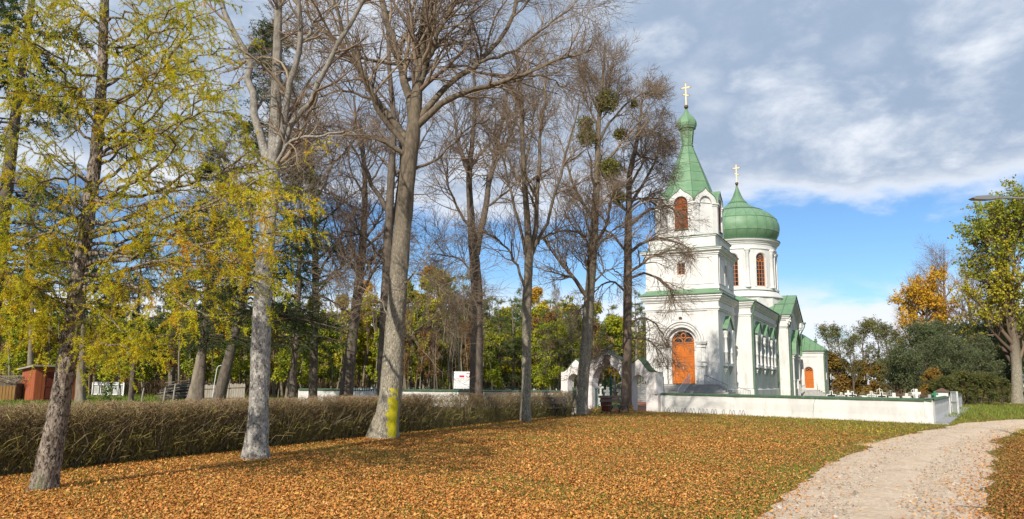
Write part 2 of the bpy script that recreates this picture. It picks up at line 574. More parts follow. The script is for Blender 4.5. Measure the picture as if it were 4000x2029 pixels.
def pack(sets, n, cols=None, rng=None):
    """merge several tube sets -> verts, faces, colours"""
    V, Fc, Cc, off = [], [], [], 0
    for k, (P, Rr) in enumerate(sets):
        v, f = tubes(P, Rr, n if np.isscalar(n) else n[k])
        V.append(v); Fc.append(f + off); off += len(v)
        if cols is not None:
            c0, c1 = np.array(cols[k][0]), np.array(cols[k][1])
            t = rng.random((len(P), 1)) ** 1.3
            c = c0 * (1 - t) + c1 * t
            Cc.append(np.repeat(c, len(v) // len(P), axis=0))
    return np.concatenate(V), np.concatenate(Fc), (np.concatenate(Cc) if cols is not None else None)


def trunk_mesh(name, path, rad, m, parent, n=20, rough=.06, flare=.35, seed=1, K=28, extra=()):
    """a tapering, slightly lumpy trunk with a root flare, and limbs (paths with radii) grown into the same mesh"""
    rng = np.random.default_rng(seed)
    P = smooth_path(path, K)
    r = np.interp(np.linspace(0, len(rad) - 1, K), np.arange(len(rad)), rad)
    h = P[:, 2] - P[0, 2]
    T = np.gradient(P, axis=0); T /= np.linalg.norm(T, axis=1, keepdims=True)
    A = np.cross(T, [0, 1., 0]); A /= np.linalg.norm(A, axis=1, keepdims=True)
    B = np.cross(T, A)
    th = np.arange(n) * 2 * math.pi / n
    lob = sum(rng.uniform(.3, 1) * np.cos(q * th + rng.uniform(0, 6.3)) for q in (2, 3, 5)) / 2
    vs = []
    for i in range(K):
        fl = 1 + flare * math.exp(-max(h[i], 0) / (r[0] * 1.3)) * (1 + .45 * lob)
        jit = 1 + rough * rng.normal(size=n) + rough * .8 * lob
        rr = r[i] * fl * jit
        vs.append(P[i] + rr[:, None] * (np.cos(th)[:, None] * A[i] + np.sin(th)[:, None] * B[i]))
    v = np.concatenate(vs)
    b = (np.arange(K - 1)[:, None]) * n
    i = np.arange(n)[None]
    j = (i + 1) % n
    f = np.stack([b + i, b + j, b + n + j, b + n + i], -1).reshape(-1, 4)
    V, Fc, off = [v], [f], len(v)
    for (PP, RR) in extra:
        vv, ff = tubes(PP, RR, 8)
        V.append(vv); Fc.append(ff + off); off += len(vv)
    o = mesh_np(name, np.concatenate(V) - 0, np.concatenate(Fc), m, parent, smooth=True)
    return o, P, r


def limb_set(limbs, K=12, rng=None, jit=0.):
    """traced limbs: list of (points, r0, r1) -> P, R arrays"""
    P = np.array([smooth_path(l[0], K) for l in limbs])
    if rng is not None and jit:
        P[:, 1:] += rng.normal(size=P[:, 1:].shape) * jit
    Rr = np.array([l[1] + (l[2] - l[1]) * np.linspace(0, 1, K) ** .8 for l in limbs])
    return P, Rr


def quads(pts, size, rng, aspect=1., col=None, flat=0., droop=0.):
    """leaf quads (kite shaped, folded along the midrib) at pts"""
    n = len(pts)
    a = rng.normal(size=(n, 3)); a[:, 2] -= droop
    a /= np.linalg.norm(a, axis=1, keepdims=True)
    b = rng.normal(size=(n, 3))
    if flat: b[:, 2] *= (1 - flat); a[:, 2] *= (1 - flat); a /= np.linalg.norm(a, axis=1, keepdims=True)
    b -= a * (a * b).sum(1, keepdims=True)
    b /= np.linalg.norm(b, axis=1, keepdims=True)
    c = np.cross(a, b)
    s = (size * rng.uniform(.6, 1.3, n))[:, None] if np.isscalar(size) else size[:, None]
    v = np.stack([pts, pts + a * s * .5 + b * s * .5 * aspect + c * s * .12, pts + a * s, pts + a * s * .5 - b * s * .5 * aspect + c * s * .12], 1).reshape(-1, 3)
    f = np.arange(n * 4).reshape(-1, 4)
    f = np.concatenate([f[:, [0, 1, 2]], f[:, [0, 2, 3]]])
    cc = np.repeat(col, 4, axis=0) if col is not None else None
    return v, f, cc


def along(P, n, rng, t0=0., t1=1.):
    """n random points on each polyline: points, tangents, polyline index"""
    Mn, k, _ = P.shape
    idx = np.repeat(np.arange(Mn), n)
    u = rng.uniform(t0, t1, len(idx)) * (k - 1)
    i = np.minimum(u.astype(int), k - 2)
    fr = (u - i)[:, None]
    p = P[idx, i] * (1 - fr) + P[idx, i + 1] * fr
    t = P[idx, i + 1] - P[idx, i]
    t /= np.linalg.norm(t, axis=1, keepdims=True) + 1e-9
    return p, t, idx


def needles(P, n, ln, wd, rng, col, k=3, fwdness=.55, t0=0.):
    """tufts of thin needles along polylines; col (M,3) per polyline"""
    p, t, idx = along(P, n * k, rng, t0)
    d = rng.normal(size=p.shape)
    d -= t * (d * t).sum(1, keepdims=True)
    d /= np.linalg.norm(d, axis=1, keepdims=True) + 1e-9
    d = d + t * fwdness
    d /= np.linalg.norm(d, axis=1, keepdims=True)
    s = np.cross(d, rng.normal(size=d.shape)); s /= np.linalg.norm(s, axis=1, keepdims=True) + 1e-9
    L = (ln * rng.uniform(.6, 1.25, len(p)))[:, None]
    v = np.stack([p - s * wd, p + s * wd, p + d * L], 1).reshape(-1, 3)
    f = np.arange(len(p) * 3).reshape(-1, 3)
    c = col[idx] * rng.uniform(.75, 1.25, (len(p), 1))
    return v, f, np.repeat(c, 3, axis=0)


def merge(parts):
    V, Fs, Cs, off = [], [], [], 0
    for v, f, c in parts:
        V.append(v); Fs.append(f + off); Cs.append(c); off += len(v)
    return np.concatenate(V), Fs, np.concatenate(Cs)


def palette(cols, n, rng, jit=.12, wts=None):
    c = np.array(cols)[rng.choice(len(cols), n, p=wts)]
    return np.clip(c * rng.uniform(1 - jit, 1 + jit, (n, 1)), 0, 1)


# ================================================================== THE SETTING
rng = np.random.default_rng(7)
HD = np.array([math.cos(R(64.8)), math.sin(R(64.8)), 0.])      # direction of the hedge and the road
HN = np.array([HD[1], -HD[0], 0.])                             # from the hedge towards the road
HB = np.array([-8.15, 12.2, 0.])                               # a point on the foot of the hedge


def sheet(name, pts, z, m, kind='structure'):
    b = MB()
    b.add([(p[0], p[1], z) for p in pts], [tuple(range(len(pts)))])
    return tag(b.build(name, m), kind=kind)


tag(MB().add([(-900, -60, 0), (900, -60, 0), (900, 1500, 0), (-900, 1500, 0)], [(0, 1, 2, 3)]).build('ground', M['ground']), kind='structure')

# gravel road: traced edges, jittered
RL = [(1.1, 4.0), (1.9, 6.6), (3.03, 9.0), (4.68, 11.83), (6.37, 14.65), (9.08, 18.71), (12.35, 23.05), (15.0, 26.14), (19.5, 31.2), (23.2, 34.2), (27, 36.4), (45, 42)]
RR = [(3.2, 4.0), (4.6, 6.6), (6.0, 9.2), (6.9, 10.6), (9.17, 13.93), (12.72, 19.1), (16.09, 23.53), (19.83, 27.92), (23.5, 30.6), (28, 32.6), (45, 37.5)]
rl = smooth_path([(x, y, 0) for x, y in RL], 150)
rr_ = smooth_path([(x, y, 0) for x, y in RR], 150)


def wobble(P, amp, seed):
    g = np.random.default_rng(seed)
    k = len(P)
    n = np.interp(np.arange(k), np.arange(0, k, 3), g.normal(size=len(range(0, k, 3)))) * amp + g.normal(size=k) * amp * .4
    Q = P.copy()
    Q[:, 0] += n
    return Q


rlw, rrw = wobble(rl, .16, 1), wobble(rr_, .18, 2)
vv, ff = [], []
NR = 16
for i in range(150):
    for j in range(NR + 1):
        t = j / NR
        p = rlw[i] * (1 - t) + rrw[i] * t
        hump = .05 * math.sin(t * math.pi) - .045 * (math.exp(-((t - .30) / .09) ** 2) + math.exp(-((t - .70) / .09) ** 2))
        vv.append((p[0], p[1], .004 + max(hump, 0)))
for i in range(149):
    for j in range(NR):
        a = i * (NR + 1) + j
        ff.append((a, a + 1, a + NR + 2, a + NR + 1))
tag(mesh_np('gravel_road', vv, np.array(ff), M['road'], smooth=True), kind='structure')

# church plan
ANG = R(28.5)
U3 = np.array([math.cos(ANG), -math.sin(ANG), 0]); V3 = np.array([math.sin(ANG), math.cos(ANG), 0])
CO = np.array([18.17, 61.02, 0]) - .5 * U3 + .5 * V3
# yard walls, plan
GA = R(-44.)
GD = np.array([math.cos(GA), math.sin(GA), 0.]); GN = np.array([-GD[1], GD[0], 0.])
GRT = np.array([8.25, 40.585, 0])                # right end of the gate, foot of the front wall
WC = np.array([18.07, 30.83, 0.])                # the wall's corner by the road
WE = np.array([33.5, 53.4, 0.])
GLT = GRT - GD * 7.05
WL = np.array([-12.9, 43.6, 0.])
sheet('churchyard_lawn', [GLT + GN * .4, GRT + GN * .4, WC + GN * .3, WE, (60, 110, 0), (-45, 110, 0), (-60, 60, 0), (-34, 30, 0), (-13, 33, 0), WL], .004, M['yard'])
pc = GRT - GD * 2.6
fr = CO - 3 * U3 - 4.9 * V3
sheet('brick_path', [pc - GD * 3.4 - GN * 6, pc + GD * 2.2 - GN * .9, pc + GD * 2.2 + GN * .5, pc + GD * 2.5 + GN * 6, fr + U3 * 3.8, fr + V3 * 2 - U3 * 3.8, fr - U3 * 3.8, pc - GD * 2.2 + GN * 6, pc - GD * 2.6 + GN * .5, pc - GD * 3.0 - GN * 1.5], .008, M['brick_path'])
sheet('side_path', [HB - HN * 1.6 - HD * 6, HB - HN * 1.6 + HD * 28.5, HB - HN * 3.3 + HD * 30.5, HB - HN * 3.3 - HD * 6], .008, M['soil'])

# ================================================================== THE CHURCH
ch = empty('church', CO, -ANG, 'white stuccoed church with green onion dome and spired bell tower', 'church')


def arch_pts(cx, h, zb, zs, n=14):
    return [(cx - h, zb)] + [(cx - h * math.cos(math.pi * i / n), zs + h * math.sin(math.pi * i / n)) for i in range(n + 1)] + [(cx + h, zb)]


def wall(b, x0, x1, z0, z1, holes, fn, depth=.35, step=1e9, n=14):
    """wall face with arched (zs) or flat (zs None, top zt) openings and their reveals"""
    def rect(a, c, e, f):
        if c - a < 1e-6 or f - e < 1e-6: return
        k = max(1, int(math.ceil((c - a) / step)))
        for i in range(k):
            p, q = a + (c - a) * i / k, a + (c - a) * (i + 1) / k
            b.add([fn(p, e, 0), fn(q, e, 0), fn(q, f, 0), fn(p, f, 0)], [(0, 1, 2, 3)])
    cur = x0
    for (cx, h, zb, zs, arch) in sorted(holes):
        rect(cur, cx - h, z0, z1)
        rect(cx - h, cx + h, z0, zb)
        if arch:
            o = arch_pts(cx, h, zb, zs, n)
            for p, q in zip(o[1:-1], o[2:-1]):
                b.add([fn(p[0], p[1], 0), fn(q[0], q[1], 0), fn(q[0], z1, 0), fn(p[0], z1, 0)], [(0, 1, 2, 3)])
        else:
            o = [(cx - h, zb), (cx - h, zs), (cx + h, zs), (cx + h, zb)]
            rect(cx - h, cx + h, zs, z1)
        for p, q in zip(o, o[1:] + o[:1]):
            b.add([fn(p[0], p[1], 0), fn(q[0], q[1], 0), fn(q[0], q[1], depth), fn(p[0], p[1], depth)], [(0, 1, 2, 3)])
        cur = cx + h
    rect(cur, x1, z0, z1)


def aband(b, cx, r0, r1, zs, fn, d0, d1, n=18, zb=None):
    """arched band between two radii, from depth d0 (front) to d1"""
    I = arch_pts(cx, r0, zb if zb is not None else zs, zs, n)
    Oo = arch_pts(cx, r1, zb if zb is not None else zs, zs, n)
    for i in range(len(I) - 1):
        p, q, s, t = I[i], I[i + 1], Oo[i + 1], Oo[i]
        b.add([fn(*p, d0), fn(*q, d0), fn(*s, d0), fn(*t, d0), fn(*p, d1), fn(*q, d1), fn(*s, d1), fn(*t, d1)],
              [(0, 1, 2, 3), (3, 2, 6, 7), (0, 4, 5, 1)])
    for a, c in ((I[0], Oo[0]), (I[-1], Oo[-1])):
        b.add([fn(*a, d0), fn(*c, d0), fn(*c, d1), fn(*a, d1)], [(0, 1, 2, 3)])


def fbox(b, x0, x1, z0, z1, d0, d1, fn):
    P = [fn(x, z, d) for d in (d0, d1) for x, z in ((x0, z0), (x1, z0), (x1, z1), (x0, z1))]
    b.add(P, [(0, 1, 2, 3), (7, 6, 5, 4), (0, 4, 5, 1), (1, 5, 6, 2), (2, 6, 7, 3), (3, 7, 4, 0)])
    return b


def glass_arch(name, parent, cx, h, zb, zs, d, fn, m=None):
    o = arch_pts(cx, h, zb, zs, 12)
    c = (cx, (zb + zs) / 2)
    b = MB().add([fn(*c, d)] + [fn(*p, d) for p in o], [(0, i, i + 1) for i in range(1, len(o))] + [(0, len(o), 1)])
    return b.build(name, m or M['glass'], parent)


uc, HW = -3.2, 3.25            # axis of the church, half width of the entrance block
fF = lambda x, z, d: (x, d, z)
fS = lambda u0: (lambda x, z, d: (u0 - d, x, z))
fB = lambda v0: (lambda x, z, d: (x, v0 + d, z))
ZE = 9.1                      # underside of the eaves

# --- entrance block
b = MB()
wall(b, uc - HW, uc + HW, 0, ZE, [(uc, 1.32, 1.5, 5.2, True)], fF, .30, n=18)
wall(b, 0, 7, 0, ZE, [(3.0, .62, 3.35, 5.55, True)], fS(uc + HW), .3)
b.add([(uc - HW, 0, 0), (uc - HW, 7, 0), (uc - HW, 7, ZE), (uc - HW, 0, ZE)], [(0, 1, 2, 3)])
b.build('entrance_wall', M['stucco'], ch)
b = MB()
wall(b, uc - 1.32, uc + 1.32, 1.5, 6.6, [(uc, 1.02, 1.5, 5.2, True)], lambda x, z, d: fF(x, z, d + .30), .32, n=18)
b.build('portal_recess', M['stucco_trim'], ch)
b = MB()
for x0, x1 in ((uc - HW - .001, uc - HW + .95), (uc + HW - .95, uc + HW + .001)):
    fbox(MB(), x0, x1, 1.5, 7.95, -.07, .0, fF).build('corner_pilaster', M['stucco'], ch)
for x0, x1 in ((uc - HW - .12, uc - 1.4), (uc + 1.4, uc + HW + .12)): fbox(MB(), x0, x1, 0, 1.5, -.14, .0, fF).build('entrance_plinth', M['stucco'], ch)
b = MB()
aband(b, uc, 1.32, 1.50, 5.2, fF, -.10, .01); aband(b, uc, 1.56, 1.72, 5.2, fF, -.16, .01); aband(b, uc, 1.78, 1.98, 5.2, fF, -.24, .01)
b.build('archivolt', M['stucco_trim'], ch)
for sx in (-1, 1):
    b = MB()
    q = lambda a, c, e, f, d: fbox(b, *(sorted((uc + sx * a, uc + sx * c))), e, f, d, .0, fF)
    q(1.34, 1.72, 1.5, 5.0, -.20); q(1.72, 2.08, 1.5, 5.0, -.12)
    q(1.30, 2.16, 3.05, 3.15, -.26); q(1.31, 2.13, 3.45, 3.53, -.24)
    q(1.32, 2.14, 4.72, 4.80, -.25); q(1.29, 2.18, 5.0, 5.10, -.28); q(1.25, 2.24, 5.10, 5.26, -.34)
    q(1.28, 2.18, 1.5, 1.85, -.26)
    b.build('portal_pilaster', M['stucco_trim'], ch)
# door
fD = lambda x, z, d: fF(x, z, d + .60)
b = MB()
fbox(b, uc - 1.02, uc - .012, 1.55, 5.10, -.04, .06, fD); fbox(b, uc + .012, uc + 1.02, 1.55, 5.10, -.04, .06, fD)
fbox(b, uc - 1.02, uc + 1.02, 5.10, 5.22, -.08, .06, fD)
fbox(b, uc - .06, uc + .06, 1.55, 5.10, -.085, -.04, fD)
fbox(b, uc - 1.02, uc + 1.02, 3.92, 4.06, -.08, -.04, fD)
door = b.build('door', M['door'], ch)
for sx in (-1, 1):
    for z0, z1 in ((1.72, 2.42), (2.62, 3.78), (4.16, 4.98)):
        xa, xb = sorted((uc + sx * .18, uc + sx * .88))
        pb = MB()
        for a, c, e, f in ((xa, xb, z0, z0 + .07), (xa, xb, z1 - .07, z1), (xa, xa + .07, z0 + .07, z1 - .07), (xb - .07, xb, z0 + .07, z1 - .07)):
            fbox(pb, a, c, e, f, -.075, -.035, fD)
        fbox(pb, xa + .13, xb - .13, z0 + .13, z1 - .13, -.062, -.035, fD)
        if z1 - z0 > 1:                       # carved three-bar cross
            m_ = (xa + xb) / 2
            fbox(pb, m_ - .03, m_ + .03, z0 + .15, z1 - .12, -.09, -.05, fD)
            fbox(pb, m_ - .16, m_ + .16, z1 - .36, z1 - .30, -.09, -.05, fD)
            fbox(pb, m_ - .09, m_ + .09, z1 - .24, z1 - .19, -.09, -.05, fD)
            pb.bar(fD(m_ - .13, z0 + .50, -.075), fD(m_ + .13, z0 + .36, -.075), .05)
        pb.build('panel', M['door'], door)
fbox(MB(), uc - .09, uc - .03, 2.85, 3.02, -.11, -.085, fD).build('lock_plate', M['plastic_white'], door)
b = MB()
aband(b, uc, .92, 1.02, 5.2, fD, -.06, .06)
aband(b, uc - .47, .36, .46, 5.22, fD, -.05, .05, 10); aband(b, uc + .47, .36, .46, 5.22, fD, -.05, .05, 10)
for i in range(14):
    a, c = 2 * math.pi * i / 14, 2 * math.pi * (i + 1) / 14
    b.add([fD(uc + r * math.sin(t), 5.81 + r * math.cos(t), -.05) for t in (a, c) for r in (.16, .25)], [(0, 1, 3, 2)])
fan = b.build('fanlight', M['door'], ch)
glass_arch('pane', fan, uc, .95, 5.15, 5.2, .03, fD)
lb = MB().lathe([(.02, 0), (.14, .02), (.16, .12), (.05, .2)], 10, (uc - .05, -.15, 7.25))
lb.build('floodlight', M['bronze'], ch)
MB().lathe([(.03, 0), (.09, .03), (.10, .12), (.03, .18)], 10, (uc, .42, 6.22)).build('porch_lamp', M['plastic_white'], ch)


def hood_window(fn, cx, wide=1.0):
    """arched side window: recess, two turned columns, sill on brackets, pointed hood with a sheet metal top"""
    b = MB()
    aband(b, cx, .62, .74, 5.55, fn, -.06, .01, 14, 3.35)
    wn_ = b.build('window', M['stucco_trim'], ch)
    glass_arch('pane', wn_, cx, .62, 3.35, 5.55, .26, fn)
    b = MB()
    for x in (cx - .2, cx + .2): fbox(b, x - .025, x + .025, 3.35, 6.0, .20, .25, fn)
    for z in (3.9, 4.45, 5.0, 5.55): fbox(b, cx - .6, cx + .6, z - .025, z + .025, .205, .255, fn)
    b.build('glazing_bars', M['stucco_trim'], wn_)
    for sx in (-1, 1):
        x = cx + sx * 1.05
        prof = [(.20, 3.35), (.20, 3.5), (.13, 3.55), (.135, 4.3), (.18, 4.34), (.18, 4.46), (.135, 4.5), (.125, 5.6), (.17, 5.66), (.17, 5.76), (.13, 5.82), (.22, 6.05), (.27, 6.2), (.27, 6.42)]
        c0 = fn(x, 0, -.17)
        MB().lathe(prof, 12, c0).build('column', M['stucco_trim'], wn_, True)
        k = MB()
        for z0, z1, hw, o in ((2.98, 3.12, .24, -.34), (2.78, 2.98, .19, -.26), (2.62, 2.78, .14, -.20), (2.48, 2.62, .08, -.13), (2.36, 2.48, .045, -.08)):
            fbox(k, x - hw, x + hw, z0, z1, o, .0, fn)
        k.build('bracket', M['stucco_trim'], wn_)
    k = MB()
    fbox(k, cx - 1.55, cx + 1.55, 3.12, 3.24, -.36, .0, fn); fbox(k, cx - 1.45, cx + 1.45, 3.24, 3.35, -.30, .0, fn)
    k.build('sill', M['stucco_trim'], wn_)
    k = MB()
    ar = [(.74 * math.cos(math.pi * i / 10), 5.55 + .74 * math.sin(math.pi * i / 10)) for i in range(11)]
    top = [(1.42, 6.42), (1.2, 6.6), (.9, 6.85), (.6, 7.08), (.3, 7.3), (0, 7.5), (-.3, 7.3), (-.6, 7.08), (-.9, 6.85), (-1.2, 6.6), (-1.42, 6.42)]
    for d0, tp in ((-.30, 0.),):
        for i in range(10):
            p, q, s, t = ar[i], ar[i + 1], top[i + 1], top[i]
            P4 = [(cx + p[0], p[1]), (cx + q[0], q[1]), (cx + s[0], s[1]), (cx + t[0], t[1])]
            k.add([fn(*x, d0) for x in P4] + [fn(*x, 0.) for x in P4], [(0, 1, 2, 3), (0, 4, 5, 1), (3, 2, 6, 7)])
    k.build('hood', M['stucco_trim'], wn_)
    k = MB()
    for sx in (-1, 1):
        pts = [(cx + sx * 1.55, 6.40), (cx, 7.60), (cx, 7.66), (cx + sx * 1.55, 6.46)]
        k.prism(pts, fn, -.46, .0)
    k.build('hood_roof', M['green_roof'], wn_)


hood_window(fS(uc + HW), 3.0)

# --- nave
NU = 1.5
b = MB()
wc_ = (9.9, 14.4, 18.9)
wall(b, 7, 23, 0, ZE, [(c, .62, 3.35, 5.55, True) for c in wc_], fS(NU), .3)
for x0, x1 in ((uc + HW, NU), (2 * uc - NU, uc - HW)):
    b.add([(x0, 7, 0), (x1, 7, 0), (x1, 7, ZE), (x0, 7, ZE)], [(0, 1, 2, 3)])
b.add([(2 * uc - NU, 7, 0), (2 * uc - NU, 23, 0), (2 * uc - NU, 23, ZE), (2 * uc - NU, 7, ZE)], [(0, 1, 2, 3)])
b.build('nave_wall', M['stucco'], ch)
for c in wc_: hood_window(fS(NU), c)
b = MB()
fbox(b, uc + HW + .35, NU + .001, 1.15, 7.95, -.06, 0., fB(7)); fbox(b, 7.0, 7.9, 1.15, 7.95, -.06, .0, fS(NU))
b.build('nave_pilaster', M['stucco'], ch)

# --- transept with gable, and its niche portal
TU, TV0, TV1, TA = 2.65, 23., 34., 28.5
b = MB()
wall(b, TV0, TV1, 0, 9.3, [(TA, 1.55, 1.2, 5.0, True)], fS(TU), .5, n=18)
b.add([(TU, TV0, 9.3), (TU, TV1, 9.3), (TU, TA, 12.1)], [(0, 1, 2)])
for v in (TV0, TV1):
    b.add([(TU, v, 0), (NU - 1, v, 0), (NU - 1, v, 9.3), (TU, v, 9.3)], [(0, 1, 2, 3)])
L2 = 2 * uc
b.add([(L2 - TU, TV0, 0), (L2 - TU, TV1, 0), (L2 - TU, TV1, 9.3), (L2 - TU, TV0, 9.3), (L2 - TU, TA, 12.1)], [(0, 1, 2, 4, 3)])
b.add([(L2 - TU, TV0, 0), (L2 - NU + 1, TV0, 0), (L2 - NU + 1, TV0, 9.3), (L2 - TU, TV0, 9.3)], [(0, 1, 2, 3)])
b.add([(TU, TV1, 0), (L2 - TU, TV1, 0), (L2 - TU, TV1, 9.3), (TU, TV1, 9.3)], [(0, 1, 2, 3)])
b.build('transept_wall', M['stucco'], ch)
f_ = fS(TU)
b = MB()
b.add([f_(TA - 1.7, 1.0, .5), f_(TA + 1.7, 1.0, .5), f_(TA + 1.7, 6.7, .5), f_(TA - 1.7, 6.7, .5)], [(0, 1, 2, 3)])
aband(b, TA, 1.1, 1.5, 5.0, f_, .25, .5, 16, 1.2); aband(b, TA, .75, 1.0, 5.0, f_, .38, .5, 16, 1.2)
b.build('niche', M['stucco_trim'], ch)
b = MB()
for sx in (-1, 1):
    for a, c, o in ((1.6, 2.15, -.22), (2.2, 2.75, -.30)):
        x0, x1 = sorted((TA + sx * a, TA + sx * c))
        fbox(b, x0, x1, 0, 4.9, o, 0, f_)
    x0, x1 = sorted((TA + sx * 1.55, TA + sx * 2.85))
    fbox(b, x0, x1, 4.55, 4.68, -.38, 0, f_); fbox(b, x0, x1, 4.85, 5.1, -.42, 0, f_); fbox(b, x0, x1, 2.0, 2.1, -.36, 0, f_)
aband(b, TA, 1.62, 2.0, 5.0, f_, -.2, .01, 16); aband(b, TA, 2.05, 2.4, 5.0, f_, -.3, .01, 16)
b.build('niche_portal', M['stucco_trim'], ch)
kp = [(-2.95, 5.0), (-2.9, 5.6), (-2.6, 6.25), (-2.1, 6.75), (-1.4, 7.15), (-.7, 7.45), (-.25, 7.7), (0, 7.95)]
kp = kp + [(-x, z) for x, z in kp[-2::-1]]
b = MB()
for p, q in zip(kp, kp[1:]):
    P4 = [(TA + p[0], p[1]), (TA + q[0], q[1]), (TA + q[0], q[1] + .07), (TA + p[0], p[1] + .07)]
    b.add([f_(*x, -.62) for x in P4] + [f_(*x, 0.) for x in P4], [(0, 1, 2, 3), (0, 4, 5, 1), (3, 2, 6, 7)])
b.build('niche_hood', M['green_roof'], ch)
b = MB()
for sx in (-1, 1):
    for o, zz, th in ((-.50, 0., .28), (-.38, -.30, .22), (-.26, -.55, .2), (-.14, -.78, .2)):
        p0, p1 = (TA + sx * 5.7, 9.2 + zz), (TA, 12.05 + zz)
        b.add([f_(*x, d) for d in (o, .0) for x in (p0, p1, (p1[0], p1[1] - th), (p0[0], p0[1] - th))], [(0, 1, 2, 3), (0, 4, 5, 1), (2, 6, 7, 3), (0, 3, 7, 4)])
b.build('gable_cornice', M['stucco_trim'], ch)
b = MB()
for x in (TV0 + .45, TV1 - .45):
    b = MB()
    fbox(b, x - .5, x + .5, 8.6, 9.2, -.5, 0, f_); fbox(b, x - .42, x + .42, 8.3, 8.6, -.36, 0, f_); fbox(b, x - .34, x + .34, 1.0, 8.3, -.12, 0, f_)
    b.build('gable_bracket', M['stucco_trim'], ch)
fbox(MB(), TA - .45, TA + .45, 8.0, 9.3, -.08, 0, f_).build('gable_panel', M['stucco_trim'], ch)

# --- vestry wing on the side
AU, AV = 5.4, 34.0
b = MB()
wall(b, TU - .2, AU, 0, 5.75, [(3.65, .52, 1.1, 3.2, True)], fB(AV), .25)
wall(b, AV, AV + 6, 0, 5.75, [(AV + 3, .5, 2.2, 3.9, True)], fS(AU), .25)
b.build('vestry_wall', M['stucco'], ch)
b = MB()
fbox(b, 4.65, AU + .001, .9, 5.0, -.05, 0, fB(AV)); aband(b, 3.65, .58, .82, 3.2, fB(AV), -.07, .01, 14, .9)
b.build('vestry_trim', M['stucco_trim'], ch)
MB().sweep([(TU - .2, AV), (AU, AV), (AU, AV + 6)], [(0, 5.0), (.08, 5.0), (.08, 5.12), (.03, 5.16), (.03, 5.45), (.18, 5.5), (.18, 5.6), (.34, 5.7), (.34, 5.8), (0, 5.82)]).build('vestry_cornice', M['stucco_trim'], ch)
b = MB()
b.add([(TU - .1, AV - .45, 5.82), (AU + .45, AV - .45, 5.82), (AU + .45, AV + 6.4, 5.82), (TU - .1, AV + 6.4, 5.82), (TU - .1, AV + 2.2, 8.1), (TU + .1, AV + 3.6, 8.1),
       (TU - .1, AV - .45, 5.75), (AU + .45, AV - .45, 5.75), (AU + .45, AV + 6.4, 5.75)], [(0, 1, 4), (1, 2, 5, 4), (2, 3, 5), (0, 6, 7, 1), (1, 7, 8, 2)])
vr = b.build('vestry_roof', M['green_roof'], ch)
sb = MB()
for t in (.2, .4, .6, .8):
    p = np.array([TU - .1, AV - .45, 5.82]) * (1 - t) + np.array([AU + .45, AV - .45, 5.82]) * t
    q = np.array([TU - .1, AV + 2.2, 8.1])
    e = p + (q - p) * (1 - t * .0) * .95 * (1 - t) + np.array([t * .9, 0, 0])
    e = np.array([p[0], p[1] + (1 - t) * 2.5, p[2] + (1 - t) * 2.15])
    sb.bar(p + [0, 0, .02], e + [0, 0, .02], .05)
sb.build('seam', M['seam'], vr)
MB().lathe([(.14, 0), (.14, .7), (.22, .72), (.22, .86), (.14, .9), (.14, 1.05), (.2, 1.1)], 10, (AU - .9, AV + 1.2, 6.2)).build('vent_pipe', M['green_pipe'], ch)
fA = lambda x, z, d: fB(AV)(x, z, d + .2)
b = MB()
fbox(b, 3.14, 4.16, 1.1, 3.2, -.03, .05, fA); aband(b, 3.65, .42, .52, 3.2, fA, -.05, .05, 12); fbox(b, 3.14, 4.16, 3.12, 3.24, -.06, .05, fA)
aband(b, 3.65, .12, .18, 3.42, fA, -.05, .04, 10); aband(b, 3.43, .14, .19, 3.24, fA, -.05, .04, 8); aband(b, 3.87, .14, .19, 3.24, fA, -.05, .04, 8)
vd = b.build('door', M['door'], ch)
for z0, z1 in ((1.25, 1.65), (1.75, 2.05), (2.15, 3.0)):
    for xa, xb in ((3.26, 3.60), (3.70, 4.04)):
        pb = MB()
        fbox(pb, xa, xb, z0, z1, -.06, -.03, fA)
        pb.build('panel', M['door'], vd)
glass_arch('pane', vd, 3.65, .45, 3.2, 3.22, .02, fA)
b = MB()
# chancel beyond, hardly seen
b.add([(TU - 1.5, TV1, 0), (TU - 1.5, 42, 0), (L2 - TU + 1.5, 42, 0), (L2 - TU + 1.5, TV1, 0), (TU - 1.5, TV1, 9.1), (TU - 1.5, 42, 9.1), (L2 - TU + 1.5, 42, 9.1), (L2 - TU + 1.5, TV1, 9.1)],
      [(0, 1, 5, 4), (1, 2, 6, 5), (2, 3, 7, 6), (4, 5, 6, 7)])
b.build('chancel_wall', M['stucco'], ch)

# --- cornices, plinth
prof = [(0, 7.95), (.10, 7.95), (.10, 8.05), (.18, 8.10), (.18, 8.20), (.05, 8.26), (.05, 8.72), (.16, 8.78), (.16, 8.86), (.24, 8.92), (.34, 9.04), (.34, 9.12), (.46, 9.20), (.46, 9.34), (0, 9.36)]
path = [(L2 - NU, 22.9), (L2 - NU, 7), (uc - HW, 7), (uc - HW, 0), (uc + HW, 0), (uc + HW, 7), (NU, 7), (NU, 22.999), (TU, 22.999), (TU, TV0 + .85)]
MB().sweep(path, prof).build('cornice', M['stucco_trim'], ch)
b = MB()
b.sweep([(uc + HW, .2), (uc + HW, 7), (NU, 7), (NU, 22.99), (TU, 22.99), (TU, AV)], [(.14, 0), (.14, 1.02), (.05, 1.12), (0, 1.12)])
b.build('plinth', M['stucco'], ch)
# eaves gutters edge
b = MB()
ep = [(L2 - NU, 22.9), (L2 - NU, 7), (uc - HW, 7), (uc - HW, 0), (uc + HW, 0), (uc + HW, 7), (NU, 7), (NU, 22.98), (TU, 22.98), (TU, TV0 + .5)]
b.sweep(ep, [(.52, 9.36), (.56, 9.36), (.56, 9.45), (.50, 9.46)])
b.build('gutter', M['green_pipe'], ch)
